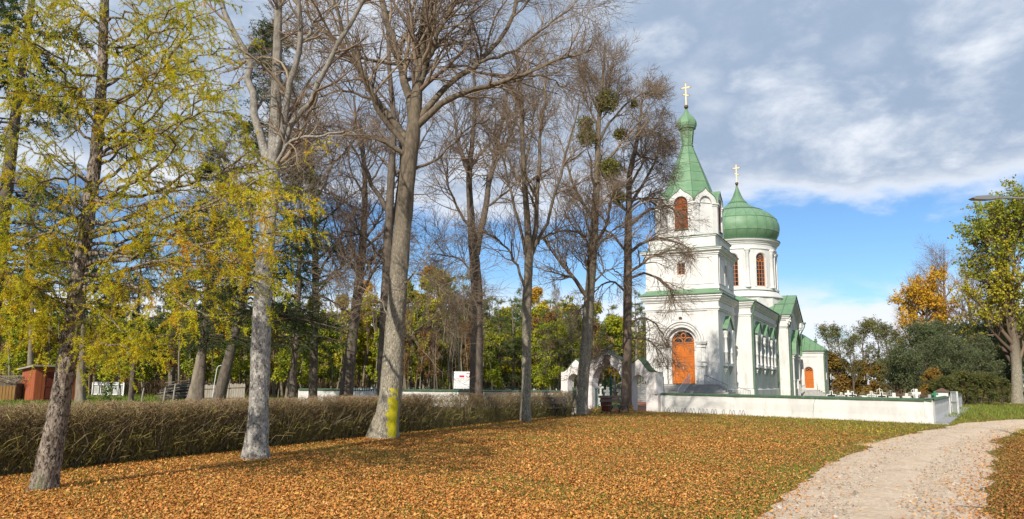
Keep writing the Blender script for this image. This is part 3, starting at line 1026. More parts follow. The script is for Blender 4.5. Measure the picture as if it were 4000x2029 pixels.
# --- roofs
b = MB()
b.sweep([(uc - HW, 7), (uc - HW, 0), (uc + HW, 0), (uc + HW, 7)], [(.54, 9.40), (-.25, 9.95), (-.6, 9.95)])
b.build('entrance_roof', M['green_roof'], ch)
b = MB()
e = .53
b.add([(L2 - NU - e, 6.5, 9.4), (NU + e, 6.5, 9.4), (NU + e, 23.6, 9.4), (L2 - NU - e, 23.6, 9.4), (uc, 9.6, 11.2), (uc, 23.6, 11.2)], [(0, 1, 4), (1, 2, 5, 4), (3, 0, 4, 5)])
nr = b.build('nave_roof', M['green_roof'], ch)
b = MB()
for y in np.arange(8.5, 23, 1.5):
    b.bar((NU + e, y, 9.42), (uc + .3, y + .3, 11.1), .05)
b.build('seam', M['seam'], nr)
b = MB()
b.add([(TU + .6, TV0 - .55, 9.38), (TU + .6, TA, 12.25), (uc, TA, 12.25), (uc, TV0 - .55, 9.38), (TU + .6, TV1 + .55, 9.38), (uc, TV1 + .55, 9.38), (TU + .6, TV0 - .55, 9.30), (TU + .6, TA, 12.15), (TU + .6, TV1 + .55, 9.30)],
      [(0, 1, 2, 3), (1, 4, 5, 2), (0, 6, 7, 1), (1, 7, 8, 4)])
b.add([(L2 - TU - .6, TV0 - .55, 9.38), (L2 - TU - .6, TA, 12.25), (L2 - TU - .6, TV1 + .55, 9.38), (uc, TV1 + .55, 9.38), (uc, TA, 12.25), (uc, TV0 - .55, 9.38)], [(0, 1, 4, 5), (1, 2, 3, 4)])
tr = b.build('transept_roof', M['green_roof'], ch)
b = MB()
for t in (.25, .5, .75):
    x = TU + .6 - t * 4.2
    b.bar((x, TV0 - .5, 9.42), (x, TA, 12.28), .06)
b.bar((TU + .6, TV0 + 2.5, 10.95), (uc, TV0 + 2.5, 10.95), .05)
b.build('seam', M['seam'], tr)

# --- downpipes
for pts in ([(NU + .5, 6.7, 9.3), (NU + .42, 6.85, 8.9), (NU + .2, 6.95, 7.9), (NU + .2, 6.95, .1)],
            [(NU + .55, 22.3, 9.3), (NU + .45, 22.4, 8.9), (NU + .18, 22.7, 7.9), (NU + .18, 22.7, .1)],
            [(TU + .5, TV0 + .35, 9.2), (TU + .45, TV0 + .4, 8.8), (TU + .25, TV0 + .6, 7.9), (TU + .25, TV0 + .6, .1)],
            [(TU + .7, TV1 + .3, 9.2), (TU + .7, TV1 + .3, 8.8), (TU + .3, TV1 + .05, 8.0), (TU + .3, TV1 + .05, 6.2)],
            [(AU + .3, AV - .4, 5.75), (AU + .1, AV - .15, 5.2), (AU + .1, AV - .15, .1)]):
    dp = MB().tube(pts, .075, 8).build('downpipe', M['green_pipe'], ch)
    p = pts[0]
    MB().lathe([(.10, -.12), (.20, .02), (.20, .16)], 8, p).build('rainwater_head', M['green_pipe'], dp)

# --- bell tower: square storey, plinth storey, octagonal belfry, spire
TCv = 3.6


def face(ap, k, step=45.):
    a = R(k * step)
    n, t = (math.sin(a), -math.cos(a)), (math.cos(a), math.sin(a))
    return lambda x, z, d: (uc + n[0] * (ap - d) + t[0] * x, TCv + n[1] * (ap - d) + t[1] * x, z)


b = MB()
A2 = 3.3
for k in range(4):
    f_ = face(A2, k, 90)
    wall(b, -A2, A2, 9.2, 13.3, [(0., .36, 11.3, 12.35, False)] if k in (0, 1) else [], f_, .3)
tow = b.build('tower_wall', M['stucco'], ch)
b = MB()
for k in range(4):
    f_ = face(A2, k, 90)
    for x0, x1 in ((-2.9, -.55), (.55, 2.9)) if k == 0 else ((-2.9, -.7), (.7, 2.9)):
        for a, c, e, g in ((x0, x1, 10.35, 10.43), (x0, x1, 12.75, 12.83), (x0, x0 + .08, 10.43, 12.75), (x1 - .08, x1, 10.43, 12.75)):
            fbox(b, a, c, e, g, -.05, 0, f_)
b.sweep([(uc - A2, TCv - A2), (uc + A2, TCv - A2), (uc + A2, TCv + A2), (uc - A2, TCv + A2)], [(0, 9.9), (.08, 9.9), (.08, 10.1), (0, 10.15)], True)
b.build('tower_panel_frame', M['stucco_trim'], ch)
for k in (0, 1):
    f_ = face(A2, k, 90)
    b = MB()
    for a, c, e, g in ((-.36, .36, 11.3, 11.38), (-.36, .36, 12.27, 12.35), (-.36, -.28, 11.38, 12.27), (.28, .36, 11.38, 12.27), (-.03, .03, 11.38, 12.27)):
        fbox(b, a, c, e, g, .14, .2, f_)
    for z in (11.68, 11.97): fbox(b, -.28, .28, z - .02, z + .02, .15, .19, f_)
    wo = b.build('window', M['win_wood'], ch)
    MB().add([f_(-.3, 11.35, .18), f_(.3, 11.35, .18), f_(.3, 12.3, .18), f_(-.3, 12.3, .18)], [(0, 1, 2, 3)]).build('pane', M['glass'], wo)
sq = lambda h: [(uc - h, TCv - h), (uc + h, TCv - h), (uc + h, TCv + h), (uc - h, TCv + h)]
MB().sweep(sq(A2), [(0, 12.95), (.06, 12.95), (.06, 13.05), (.16, 13.1), (.16, 13.2), (.38, 13.34), (.38, 13.44), (.46, 13.48), (.46, 13.56), (0, 13.56)], True).build('tower_cornice', M['stucco_trim'], ch)
MB().sweep(sq(A2), [(.50, 13.56), (.50, 13.60), (-.3, 13.80), (-.3, 13.7)], True).build('tower_ledge_roof', M['green_roof'], ch)
A3 = 3.1
MB().sweep(sq(A3), [(0, 13.5), (0, 14.65), (.10, 14.70), (.10, 14.78), (0, 14.80)], True).build('tower_plinth', M['stucco'], ch)
MB().sweep(sq(A3), [(.16, 14.80), (.16, 14.84), (-.75, 15.05)], True).build('belfry_ledge_roof', M['green_cap'], ch)

AP = 2.85
FW = AP * math.tan(math.pi / 8)
b = MB()
for k in range(8):
    f_ = face(AP, k)
    if k % 2 == 0: wall(b, -FW, FW, 14.9, 18.05, [(0, .62, 15.6, 18.05, False)], f_, .3)
    else: wall(b, -FW, FW, 14.9, 18.05, [(0, .62, 15.3, 18.05, False)], f_, .08)
b.build('belfry_wall', M['stucco'], ch)
keel = [(-.99, 18.05), (-.97, 18.32), (-.86, 18.58), (-.66, 18.80), (-.44, 18.96), (-.25, 19.10), (-.11, 19.25), (0, 19.42)]
keel = [(x * 1.15, 18.05 + (z - 18.05) * 1.05) for x, z in keel]
keel = keel + [(-x, z) for x, z in keel[-2::-1]]
inner = [(-.62 * math.cos(math.pi * i / 14), 18.05 + .62 * math.sin(math.pi * i / 14)) for i in range(15)]
for k in range(8):
    f_ = face(AP, k)
    b = MB()
    for i in range(14):
        P4 = [inner[i], inner[i + 1], keel[i + 1], keel[i]]
        b.add([f_(*x, -.08) for x in P4] + [f_(*x, .3) for x in P4], [(0, 1, 2, 3), (0, 4, 5, 1), (3, 2, 6, 7)])
    aband(b, 0, .62, .73, 18.05, f_, -.12, 0, 14)
    kk = b.build('kokoshnik', M['stucco_trim'], ch)
    b = MB()
    for i in range(14):
        s_ = lambda p: (p[0] * 1.03, p[1] + .035)
        p, q = s_(keel[i]), s_(keel[i + 1])
        b.add([f_(*p, -.16), f_(*q, -.16), f_(*q, 1.9), f_(*p, 1.9), f_(p[0], p[1] - .05, -.16), f_(q[0], q[1] - .05, -.16)], [(0, 1, 2, 3), (0, 4, 5, 1)])
    b.build('kokoshnik_roof', M['green_roof'], kk)
    if k % 2:
        o = [(x, z) for x, z in inner]
        MB().add([f_(0, 17.0, .08)] + [f_(*p, .08) for p in [(-.62, 15.3)] + o + [(.62, 15.3)]], [(0, i, i + 1) for i in range(1, 17)] + [(0, 17, 1)]).build('blind_arch', M['stucco'], ch)
    else:
        lb = MB()
        zz = 15.66
        while zz < 18.60:
            hw = .6 if zz < 18.05 else math.sqrt(max(.6 ** 2 - (zz - 18.05) ** 2, .01))
            lb.add([f_(-hw, zz, .10), f_(hw, zz, .10), f_(hw, zz + .115, .20), f_(-hw, zz + .115, .20), f_(-hw, zz - .012, .10), f_(hw, zz - .012, .10)], [(0, 1, 2, 3), (0, 4, 5, 1)])
            zz += .105
        lo = lb.build('louvre_shutter', M['louvre'], ch)
        fb = MB()
        fbox(fb, -.04, .04, 15.62, 17.5, .06, .12, f_); fbox(fb, -.62, .62, 17.46, 17.54, .06, .12, f_); fbox(fb, -.62, -.56, 15.62, 18.05, .07, .14, f_); fbox(fb, .56, .62, 15.62, 18.05, .07, .14, f_)
        fb.build('frame', M['louvre'], lo)
        MB().add([f_(*p, .24) for p in [(-.62, 15.6), (.62, 15.6)] + inner[::-1]], [tuple(range(17))]).build('backing', M['louvre'], lo)
        fbox(MB(), -.66, .66, 15.5, 15.6, -.12, .2, f_).build('sill', M['green_cap'], lo)
    for sx in (-1, 1):
        pb = MB()
        x0, x1 = sorted((sx * .74, sx * (FW + .03)))
        fbox(pb, x0, x1, 15.15, 17.75, -.09, 0, f_); fbox(pb, x0, x1, 14.95, 15.15, -.13, 0, f_)
        x0, x1 = sorted((sx * .70, sx * (FW + .07)))
        fbox(pb, x0, x1, 17.75, 17.83, -.14, 0, f_); fbox(pb, x0, x1, 17.83, 17.92, -.12, 0, f_)
        x0, x1 = sorted((sx * .66, sx * (FW + .10)))
        fbox(pb, x0, x1, 17.92, 18.06, -.22, 0, f_)
        pb.build('pilaster', M['stucco_trim'], ch)
# spire of sheet metal panels
sp = empty('spire', (uc, TCv, 0)); sp.parent = ch
zr = [18.15, 19.3, 20.4, 21.4, 22.4, 23.4, 24.32]
rad_at = lambda z: np.interp(z, [18.15, 18.9, 20.0, 22.2, 24.32], [2.86, 2.60, 2.20, 1.36, .54])
MB().lathe([(rad_at(z) - .02, z) for z in zr], 8, (0, 0, 0), R(22.5), R(382.5)).build('spire_core', M['seam'], sp)
for j in range(6):
    z0, z1 = zr[j] + .022, zr[j + 1] - .022
    r0, r1 = rad_at(z0), rad_at(z1)
    c_, s_ = math.cos(math.pi / 8), math.sin(math.pi / 8)
    w0, w1 = r0 * s_ - .03, r1 * s_ - .03
    me = MB().add([(-w0, -r0 * c_, z0), (w0, -r0 * c_, z0), (w1, -r1 * c_, z1), (-w1, -r1 * c_, z1), (-w0, -r0 * c_ + .05, z0), (w0, -r0 * c_ + .05, z0)], [(0, 1, 2, 3), (0, 4, 5, 1)])
    first = me.build('panel', M['green_roof'], sp)
    for k in range(1, 8):
        o = obj('panel', first.data, sp); o.rotation_euler.z = k * math.pi / 4
nk = MB().lathe([(.60, 24.25), (.62, 24.35), (.50, 24.42), (.46, 24.5), (.60, 25.75), (.66, 25.8), (.72, 25.95), (.86, 26.05), (.88, 26.14), (.80, 26.16)], 8, (uc, TCv, 0), R(22.5), R(382.5)).build('lantern_neck', M['green_roof'], ch)
b = MB()
for k in range(8):
    a = R(22.5 + 45 * k)
    b.bar((uc + .49 * math.sin(a), TCv - .49 * math.cos(a), 24.5), (uc + .63 * math.sin(a), TCv - .63 * math.cos(a), 25.75), .08)
    for a2 in (a + .16, a + .62):
        pass
b.build('rib', M['green_roof'], nk)
on = MB().lathe([(.80, 26.14), (.90, 26.3), (.955, 26.55), (.93, 26.8), (.82, 27.05), (.62, 27.28), (.42, 27.46), (.27, 27.66), (.17, 27.9), (.12, 28.1)], 8, (uc, TCv, 0), R(22.5), R(382.5)).build('cupola', M['green_roof'], ch)
b = MB()
for k in range(8):
    a = R(22.5 + 45 * k)
    b.tube([(uc + r * math.sin(a), TCv - r * math.cos(a), z) for r, z in ((.81, 26.16), (.91, 26.3), (.965, 26.55), (.94, 26.8), (.83, 27.05), (.63, 27.28), (.43, 27.46), (.28, 27.66), (.18, 27.9))], .018, 4)
b.build('rib', M['green_roof'], on)


def orb_cross(x, y, z, h, parent):
    MB().lathe([(.05, -.32), (.13, -.28), (.09, -.16), (.14, -.15), (.20, -.07), (.215, .02), (.19, .11), (.10, .19), (.04, .21)], 14, (x, y, z)).build('orb', M['bronze'], parent, True)
    b = MB()
    k = h / 2.3
    b.box(x - .045, x + .045, y - .03, y + .03, z + .18, z + .2 + h)
    b.box(x - .46 * k, x + .46 * k, y - .028, y + .028, z + .2 + h * .77, z + .2 + h * .77 + .08)
    b.bar((x - .27 * k, y, z + .2 + h * .50), (x + .27 * k, y, z + .2 + h * .40), .07)
    for px, pz in ((-.46 * k, .2 + h * .77 + .04), (.46 * k, .2 + h * .77 + .04), (0, .2 + h), (-.27 * k, .2 + h * .50), (.27 * k, .2 + h * .40)):
        for dx, dz in ((0, .07), (.07, 0), (-.07, 0), (0, -.07)):
            b.lathe([(.0, -.05), (.045, -.02), (.045, .02), (.0, .05)], 6, (x + px + dx, y, z + pz + dz), cap=False)
    b.build('cross', M['gold'], parent)


orb_cross(uc, TCv, 28.35, 2.25, ch)

# --- drum and onion dome
DV = 28.
DR = 4.3
fR = lambda x, z, d: (uc + (DR - d) * math.sin(x / DR), DV - (DR - d) * math.cos(x / DR), z)
arc = lambda deg: R(deg) * DR
b = MB()
wall(b, arc(-180), arc(180), 12.4, 18.2, [(arc(k * 45), .62, 13.1, 16.45, True) for k in range(-3, 4)], fR, .28, .35)
b.build('drum_wall', M['stucco'], ch, False)
b = MB()
b.lathe([(5.0, 9.0), (5.0, 11.7), (5.0, 11.9)], 16, (uc, DV, 0), R(11.25), R(371.25))
b.build('drum_base', M['stucco'], ch)
MB().lathe([(5.12, 11.75), (5.12, 11.85), (4.45, 12.55), (4.4, 12.9), (4.32, 12.95)], 48, (uc, DV, 0), cap=False).build('drum_skirt', M['stucco_trim'], ch)
MB().lathe([(4.52, 12.55), (4.52, 12.62), (4.3, 12.72)], 48, (uc, DV, 0), cap=False).build('drum_sill_flashing', M['green_cap'], ch)
MB().lathe([(4.3, 17.55), (4.42, 17.6), (4.42, 17.72), (4.36, 17.78), (4.36, 18.15), (4.46, 18.2), (4.46, 18.3), (4.6, 18.42), (4.6, 18.5), (4.78, 18.6), (4.84, 18.72), (4.84, 18.8), (4.2, 18.84)], 64, (uc, DV, 0), cap=False).build('drum_cornice', M['stucco_trim'], ch)
MB().lathe([(4.86, 18.78), (4.90, 18.80), (4.90, 18.86), (4.2, 18.98)], 64, (uc, DV, 0), cap=False).build('drum_flashing', M['green_pipe'], ch)
colm = None
for k in range(8):
    a = 22.5 + 45 * k
    p = fR(arc(a), 0, -.06)
    b = MB().lathe([(.34, 12.9), (.34, 13.05), (.26, 13.12), (.23, 13.2), (.20, 17.05), (.24, 17.1), (.22, 17.18), (.30, 17.32), (.36, 17.42), (.36, 17.58)], 14, p)
    b.build('column', M['stucco_trim'], ch, True)
for k in range(-3, 4):
    cx = arc(k * 45)
    b = MB()
    aband(b, cx, .70, .86, 16.45, fR, -.09, .0, 16, 13.0)
    b.build('window_surround', M['stucco_trim'], ch)
    if k < -2 or k > 3: continue
    b = MB()
    aband(b, cx, .54, .62, 16.45, fR, .13, .22, 14, 13.1)
    fbox(b, cx - .6, cx + .6, 13.08, 13.2, .13, .22, fR); fbox(b, cx - .6, cx + .6, 16.08, 16.18, .12, .22, fR)
    for x in (-.2, .2): fbox(b, cx + x - .028, cx + x + .028, 13.2, 16.08, .14, .2, fR)
    for i in range(1, 6): fbox(b, cx - .54, cx + .54, 13.2 + i * .48 - .022, 13.2 + i * .48 + .022, .15, .2, fR)
    fbox(b, cx - .54, cx + .54, 13.2 + 3 * .96 - .96 - .03, 13.2 + 2 * .96 + .03, .135, .21, fR)
    aband(b, cx - .29, .21, .27, 16.18, fR, .13, .2, 9); aband(b, cx + .29, .21, .27, 16.18, fR, .13, .2, 9)
    for i in range(12):
        a0, a1 = math.pi * 2 * i / 12, math.pi * 2 * (i + 1) / 12
        b.add([fR(cx + r * math.sin(t), 16.68 + r * math.cos(t), .13) for t in (a0, a1) for r in (.13, .19)], [(0, 1, 3, 2)])
    wo = b.build('window', M['win_wood'], ch)
    glass_arch('fanlight_pane', wo, cx, .58, 16.15, 16.45, .19, fR)
    if k in (-1, 0, 1, 2):
        for i in range(6):
            for j, (xa, xb) in enumerate(((-.56, -.21), (-.19, .19), (.21, .56))):
                fbox(MB(), cx + xa, cx + xb, 13.2 + i * .48, 13.2 + (i + 1) * .48, .175 + .006 * ((i * 3 + j * 5) % 3), .195, fR).build('pane', M['glass'], wo)
    else:
        glass_arch('pane', wo, cx, .58, 13.15, 16.1, .19, fR)
dome = empty('dome', (uc, DV, 0)); dome.parent = ch
dp_ = [(4.15, 18.95), (4.55, 19.4), (4.80, 19.95), (4.90, 20.5), (4.86, 21.05), (4.66, 21.6), (4.28, 22.1), (3.75, 22.55), (3.05, 22.98), (2.3, 23.35), (1.68, 23.72), (1.18, 24.15), (.80, 24.65), (.52, 25.2), (.32, 25.75), (.18, 26.2), (.13, 26.5)]
dr = lambda z: float(np.interp(z, [p[1] for p in dp_], [p[0] for p in dp_]))
MB().lathe([(r - .025, z) for r, z in dp_], 48, cap=False).build('dome_core', M['seam'], dome, True)
NG = 24
idx = [0, 2, 5, 8, 11, 16]
for a_, c_ in zip(idx, idx[1:]):
    pr = dp_[a_:c_ + 1]
    vs_, fs_ = [], []
    for q, (r, z) in enumerate(pr):
        zz = z + (.03 if q == 0 else (-.03 if q == len(pr) - 1 else 0))
        half = math.pi / NG - .020 / max(r, .45)
        for s in range(4):
            an = -half + 2 * half * s / 3
            rr2 = r + .004 * math.sin(math.pi * s / 3)
            vs_.append((rr2 * math.sin(an), -rr2 * math.cos(an), zz))
    for q in range(len(pr) - 1):
        for s in range(3):
            fs_.append((q * 4 + s, q * 4 + s + 1, q * 4 + s + 5, q * 4 + s + 4))
    first = MB().add(vs_, fs_).build('panel', M['green_roof'], dome, True)
    for k in range(1, NG):
        o = obj('panel', first.data, dome); o.rotation_euler.z = k * 2 * math.pi / NG
orb_cross(uc, DV, 26.8, 2.35, ch)

# --- steps and rails at the church doors
st = empty('church_steps', CO + uc * U3 - 2 * V3, -ANG, 'grey stone steps climbing to the tall orange church door', 'steps')
for i in range(10):
    z1 = 1.5 - .15 * i
    hw = 3.3 + .30 * i
    b = MB().box(-hw, hw, .3 - .31 * i, 2.0, z1 - .15, z1 - .03)
    b.box(-hw - .03, hw + .03, .27 - .31 * i, 2.0, z1 - .03, z1)
    b.build('step', M['step'], st)


def railing(name, pts, label, top=.95, post_every=1, bal=.14, parent_loc=None, m='rail', posts=(0, -1), group=None):
    """handrail with balusters along a line of foot points"""
    base = np.array(pts[0], float)
    e_ = empty(name, base, 0, label, 'railing', group)
    P = [np.array(p, float) - base for p in pts]
    up = np.array([0, 0, top])
    MB().tube([p + up for p in P], .03, 6).build('handrail', M[m], e_)
    MB().tube([p + up * .16 for p in P], .018, 5).build('bottom_rail', M[m], e_)
    for i in range(len(P)):
        MB().tube([P[i], P[i] + up], .026, 6).build('post', M[m], e_)
    k = MB()
    for p, q in zip(P, P[1:]):
        n = max(2, int(np.linalg.norm(q - p) / bal))
        for j in range(1, n):
            a = p + (q - p) * j / n
            k.bar(a + up * .16, a + up, .018)
    k.build('balusters', M[m], e_)
    return e_


def chl(u, v, z=0.): return CO + u * U3 + v * V3 + np.array([0, 0, z])


railing('stair_railing', [chl(uc + 1.05, -1.6, 1.45), chl(uc + .75, -4.4, .1)], 'white sloping railing down the middle of the stone steps by the orange door')
railing('stair_railing', [chl(uc + 2.3, -1.6, 1.35), chl(uc + 4.3, -2.2, .55), chl(uc + 6.2, -2.8, .1)], 'grey stair railing beside the entrance corner, sloping towards the side windows', m='rail_grey')
railing('stair_railing', [chl(uc - 3.0, -1.6, 1.5), chl(uc - 5.6, -3.5, .1)], 'white stair railing seen through the small open gate', top=1.0)
vs_ = empty('vestry_steps', CO + 3.65 * U3 + 33 * V3, -ANG, 'low concrete steps before the small orange side door', 'steps')
for i in range(6):
    MB().box(-1.1 - .25 * i, 1.2 + .25 * i, .2 - .3 * i - .3, 1.0, .92 - .15 * (i + 1), .92 - .15 * i).build('step', M['step'], vs_)
railing('stair_railing', [chl(2.6, 33.3, .85), chl(2.3, 30.5, .4), chl(1.9 + .9, 27.6, .05)], 'long pale ramp railing running along the church wall to the side door')
railing('stair_railing', [chl(3.3, 32.6, .6), chl(3.0, 30.2, .3), chl(3.3, 27.4, .05)], 'outer pale ramp railing before the side door')
railing('stair_railing', [chl(4.6, 33.2, .85), chl(4.9, 31.0, .1)], 'short pale railing beside the steps of the side door')

# ================================================================== WALLS AND GATE
def yard_wall(name, A, B, label, thick=.32, h=1.0, cap_h=.07, foot=0., seed=0):
    A, B = np.array(A, float), np.array(B, float)
    d = B - A; L = np.linalg.norm(d); d /= L
    rz = math.atan2(d[1], d[0])
    e_ = empty(name, A, rz, label, 'wall')
    g = np.random.default_rng(seed)
    n = max(8, int(L / .5))
    vs, fs = [], []
    prof = [(0, 0), (.012, .3), (-.01, .65), (0, h), (thick, h), (thick, 0)]
    for i in range(n + 1):
        wob = g.normal() * .008
        for y, z in prof:
            vs.append((L * i / n, y + (wob if y < .1 else 0), z))
    k = len(prof)
    for i in range(n):
        for q in range(k - 1):
            fs.append((i * k + q, (i + 1) * k + q, (i + 1) * k + q + 1, i * k + q + 1))
    fs += [tuple(range(k)), tuple(range(n * k, n * k + k))[::-1]]
    MB().add(vs, fs).build('wall_face', M['wall_white'], e_)
    seg = 2.1
    ns = max(1, int(round(L / seg)))
    for i in range(ns):                       # cap sheets laid end to end
        a, c = L * i / ns + .004, L * (i + 1) / ns - .004
        o = .06
        cb = MB().add([(a, -o, h + .005), (c, -o, h + .005), (c, -o, h - .05), (a, -o, h - .05), (a, thick / 2, h + cap_h), (c, thick / 2, h + cap_h), (a, thick + o, h + .005), (c, thick + o, h + .005), (a, thick + o, h - .05), (c, thick + o, h - .05)],
                 [(3, 2, 1, 0), (0, 1, 5, 4), (4, 5, 7, 6), (6, 7, 9, 8)])
        cb.build('cap_sheet', M['green_cap'], e_)
    if foot:
        MB().box(-.2, L + .2, -foot, -.004, 0, .05).build('footing', M['concrete'], e_)
    return e_


fw = yard_wall('churchyard_wall', GRT + GD * .15 + GN * .12, WC, 'low white front wall with green cap running from the gate to the roadside corner', seed=3)
# crack running down the front wall
cb = MB()
g = random.Random(4)
px, pz = 8.75, .97
while pz > .04:
    nx, nz = px + g.uniform(-.05, .01) , pz - g.uniform(.04, .09)
    wdt = g.uniform(.006, .016)
    cb.add([(px - wdt, -.022, pz), (px + wdt, -.022, pz), (nx + wdt, -.022, nz), (nx - wdt, -.022, nz)], [(0, 1, 2, 3)])
    px, pz = nx, nz
cb.build('crack', M['concrete'], fw)
WD = (WE - WC) / np.linalg.norm(WE - WC)
yard_wall('churchyard_wall', WC + WD * .02, WC + WD * 11.2, 'white side wall with green cap turning from the roadside corner', foot=.55, seed=4)
yard_wall('churchyard_wall', WC + WD * 12.8, WE, 'short white side wall beyond the side gate', foot=.55, seed=5)
yard_wall('churchyard_wall', WL, GLT + GN * .1, 'long white wall with green cap behind the brown hedge', seed=6)
WR = np.array([-14.5, 74, 0.])
yard_wall('churchyard_wall', WR, np.array([12., 70., 0]), 'far white rear wall seen through the main gate', seed=7)
gp = empty('gate_pillar', WC + WD * 11.6, math.atan2(WD[1], WD[0]), 'square white pillar with brown tiled top beside the side gate', 'pillar')
MB().box(-.3, .3, .0, .6, 0, 1.28).build('shaft', M['wall_white'], gp)
MB().add([(-.42, -.1, 1.28), (.42, -.1, 1.28), (.42, .7, 1.28), (-.42, .7, 1.28), (0, .3, 1.5)], [(0, 1, 4), (1, 2, 4), (2, 3, 4), (3, 0, 4), (0, 3, 2, 1)]).build('pillar_cap', M['grave_brown'], gp)
sg = empty('side_gate', WC + WD * 11.95 + np.array([.25, -.35, 0]), R(77), 'narrow white metal gate leaf standing open at the side wall', 'gate')
MB().box(0, .9, -.02, .02, .06, 1.3).build('leaf', M['plastic_white'], sg)
for x0, x1, z0, z1 in ((0, .9, .06, .13), (0, .9, 1.23, 1.3), (0, .06, .13, 1.23), (.84, .9, .13, 1.23), (0, .9, .68, .74)):
    MB().box(x0, x1, -.04, .04, z0, z1).build('frame', M['rail'], sg)

# --- entrance gate with three keel arches (s along GD from the right end, t back along GN)
gt = empty('arched_gateway', GRT, GA, 'old whitewashed three-arched gateway with green sheet tops', 'gateway')
fG = lambda x, z, d: (x, d, z)
TH = .62
b = MB()
tops = {}
holes = [(-6.02, .50, 0, 1.62, True), (-3.50, 1.10, 0, 1.55, True), (-1.22, .50, 0, 1.57, True)]


def topline(x):
    pts = [(-7.05, 2.25), (-6.75, 2.28), (-6.5, 2.42), (-6.25, 2.68), (-6.05, 2.86), (-5.85, 3.02), (-5.55, 2.84), (-5.2, 2.66), (-4.98, 2.58), (-4.85, 2.75), (-4.55, 2.95), (-4.2, 3.10), (-3.8, 3.26), (-3.5, 3.50), (-3.2, 3.26), (-2.85, 3.10),
           (-2.45, 2.95), (-2.15, 2.72), (-2.0, 2.58), (-1.7, 2.70), (-1.45, 2.84), (-1.2, 2.98), (-.98, 2.78), (-.78, 2.52), (-.55, 2.30), (-.42, 2.22), (0.05, 2.22)]
    return pts


tl = topline(0)
xs = sorted(set([round(p[0], 4) for p in tl] + [round(h[0] - h[1], 4) for h in holes] + [round(h[0] + h[1], 4) for h in holes] + [round(h[0] - h[1] * math.cos(math.pi * i / 12), 4) for h in holes for i in range(13)]))
tx, tz = [p[0] for p in tl], [p[1] for p in tl]


def lowz(x):
    for cx, h, zb, zs, _ in holes:
        if cx - h - 1e-5 <= x <= cx + h + 1e-5:
            return zs + math.sqrt(max(h * h - (x - cx) ** 2, 0))
    return 0.


for a, c in zip(xs, xs[1:]):
    m_ = (a + c) / 2
    inside = any(cx - h < m_ < cx + h for cx, h, *_ in holes)
    za, zb_ = (lowz(a), lowz(c)) if inside else (0, 0)
    ta, tb = np.interp(a, tx, tz), np.interp(c, tx, tz)
    b.add([fG(a, za, 0), fG(c, zb_, 0), fG(c, tb, 0), fG(a, ta, 0), fG(a, za, TH), fG(c, zb_, TH), fG(c, tb, TH), fG(a, ta, TH)], [(0, 1, 2, 3), (7, 6, 5, 4), (3, 2, 6, 7)] + ([(0, 4, 5, 1)] if inside else []))
for cx, h, zb, zs, _ in holes:
    for x in (cx - h, cx + h):
        b.add([fG(x, 0, 0), fG(x, zs, 0), fG(x, zs, TH), fG(x, 0, TH)], [(0, 1, 2, 3)])
for x, z in ((-7.05, 2.25), (.05, 2.22)):
    b.add([fG(x, 0, 0), fG(x, z, 0), fG(x, z, TH), fG(x, 0, TH)], [(0, 1, 2, 3)])
b.build('gate_wall', M['gate_white'], gt)
fbox(MB(), -.10, .06, 1.0, 2.215, -.14, .0, fG).build('end_buttress', M['gate_white'], gt)
for x0, x1 in ((-7.1, -4.98), (-4.98, -2.0), (-2.0, .1)):
    b = MB()
    px = [x0] + [p[0] for p in tl if x0 < p[0] < x1] + [x1]
    for a, c in zip(px, px[1:]):
        ta, tb = np.interp(a, tx, tz) + .01, np.interp(c, tx, tz) + .01
        P4 = [(a, ta), (c, tb), (c, tb + .045), (a, ta + .045)]
        b.add([fG(*x, -.05) for x in P4] + [fG(*x, TH + .05) for x in P4], [(0, 1, 2, 3), (0, 4, 5, 1), (3, 2, 6, 7)])
    b.build('top_sheet', M['green_cap'], gt)
b = MB()
for a, c, e, g_ in ((-3.68, -3.24, 2.66, 2.72), (-3.68, -3.24, 3.14, 3.2), (-3.68, -3.62, 2.72, 3.14), (-3.30, -3.24, 2.72, 3.14)):
    fbox(b, a, c, e, g_, -.06, 0, fG)
fbox(b, -3.74, -3.18, 3.2, 3.25, -.1, 0, fG)
ic = b.build('icon_frame', M['grave_brown'], gt)
fbox(MB(), -3.62, -3.30, 2.72, 3.14, -.02, 0, fG).build('icon', M['icon'], ic)


def iron_leaf(x0, x1, z_hi, z_lo, loc, rz, label, m, hinge_left=True, n=11, cat='gate'):
    """wrought iron gate leaf with verticals, rails and a brace; local x runs along the leaf"""
    e_ = empty('iron_gate', loc, rz, label, cat)
    W_ = x1 - x0
    zt = lambda t: z_hi + (z_lo - z_hi) * (t if hinge_left else 1 - t) ** .8
    fr = MB()
    fr.bar((0, 0, .06), (0, 0, zt(0)), .05); fr.bar((W_, 0, .06), (W_, 0, zt(1)), .05)
    for z in (.1, .72): fr.bar((0, 0, z), (W_, 0, z), .035)
    fr.build('frame', m, e_)
    MB().tube([(W_ * t, 0, zt(t) - .12) for t in np.linspace(0, 1, 9)], .02, 5).build('top_rail', m, e_)
    MB().bar((0, 0, .12), (W_, 0, .7), .03).build('brace', m, e_)
    for i in range(1, n):
        t = i / n
        MB().tube([(W_ * t, 0, .1), (W_ * t, 0, zt(t) + .04)], .011, 5).build('bar', m, e_)
    return e_


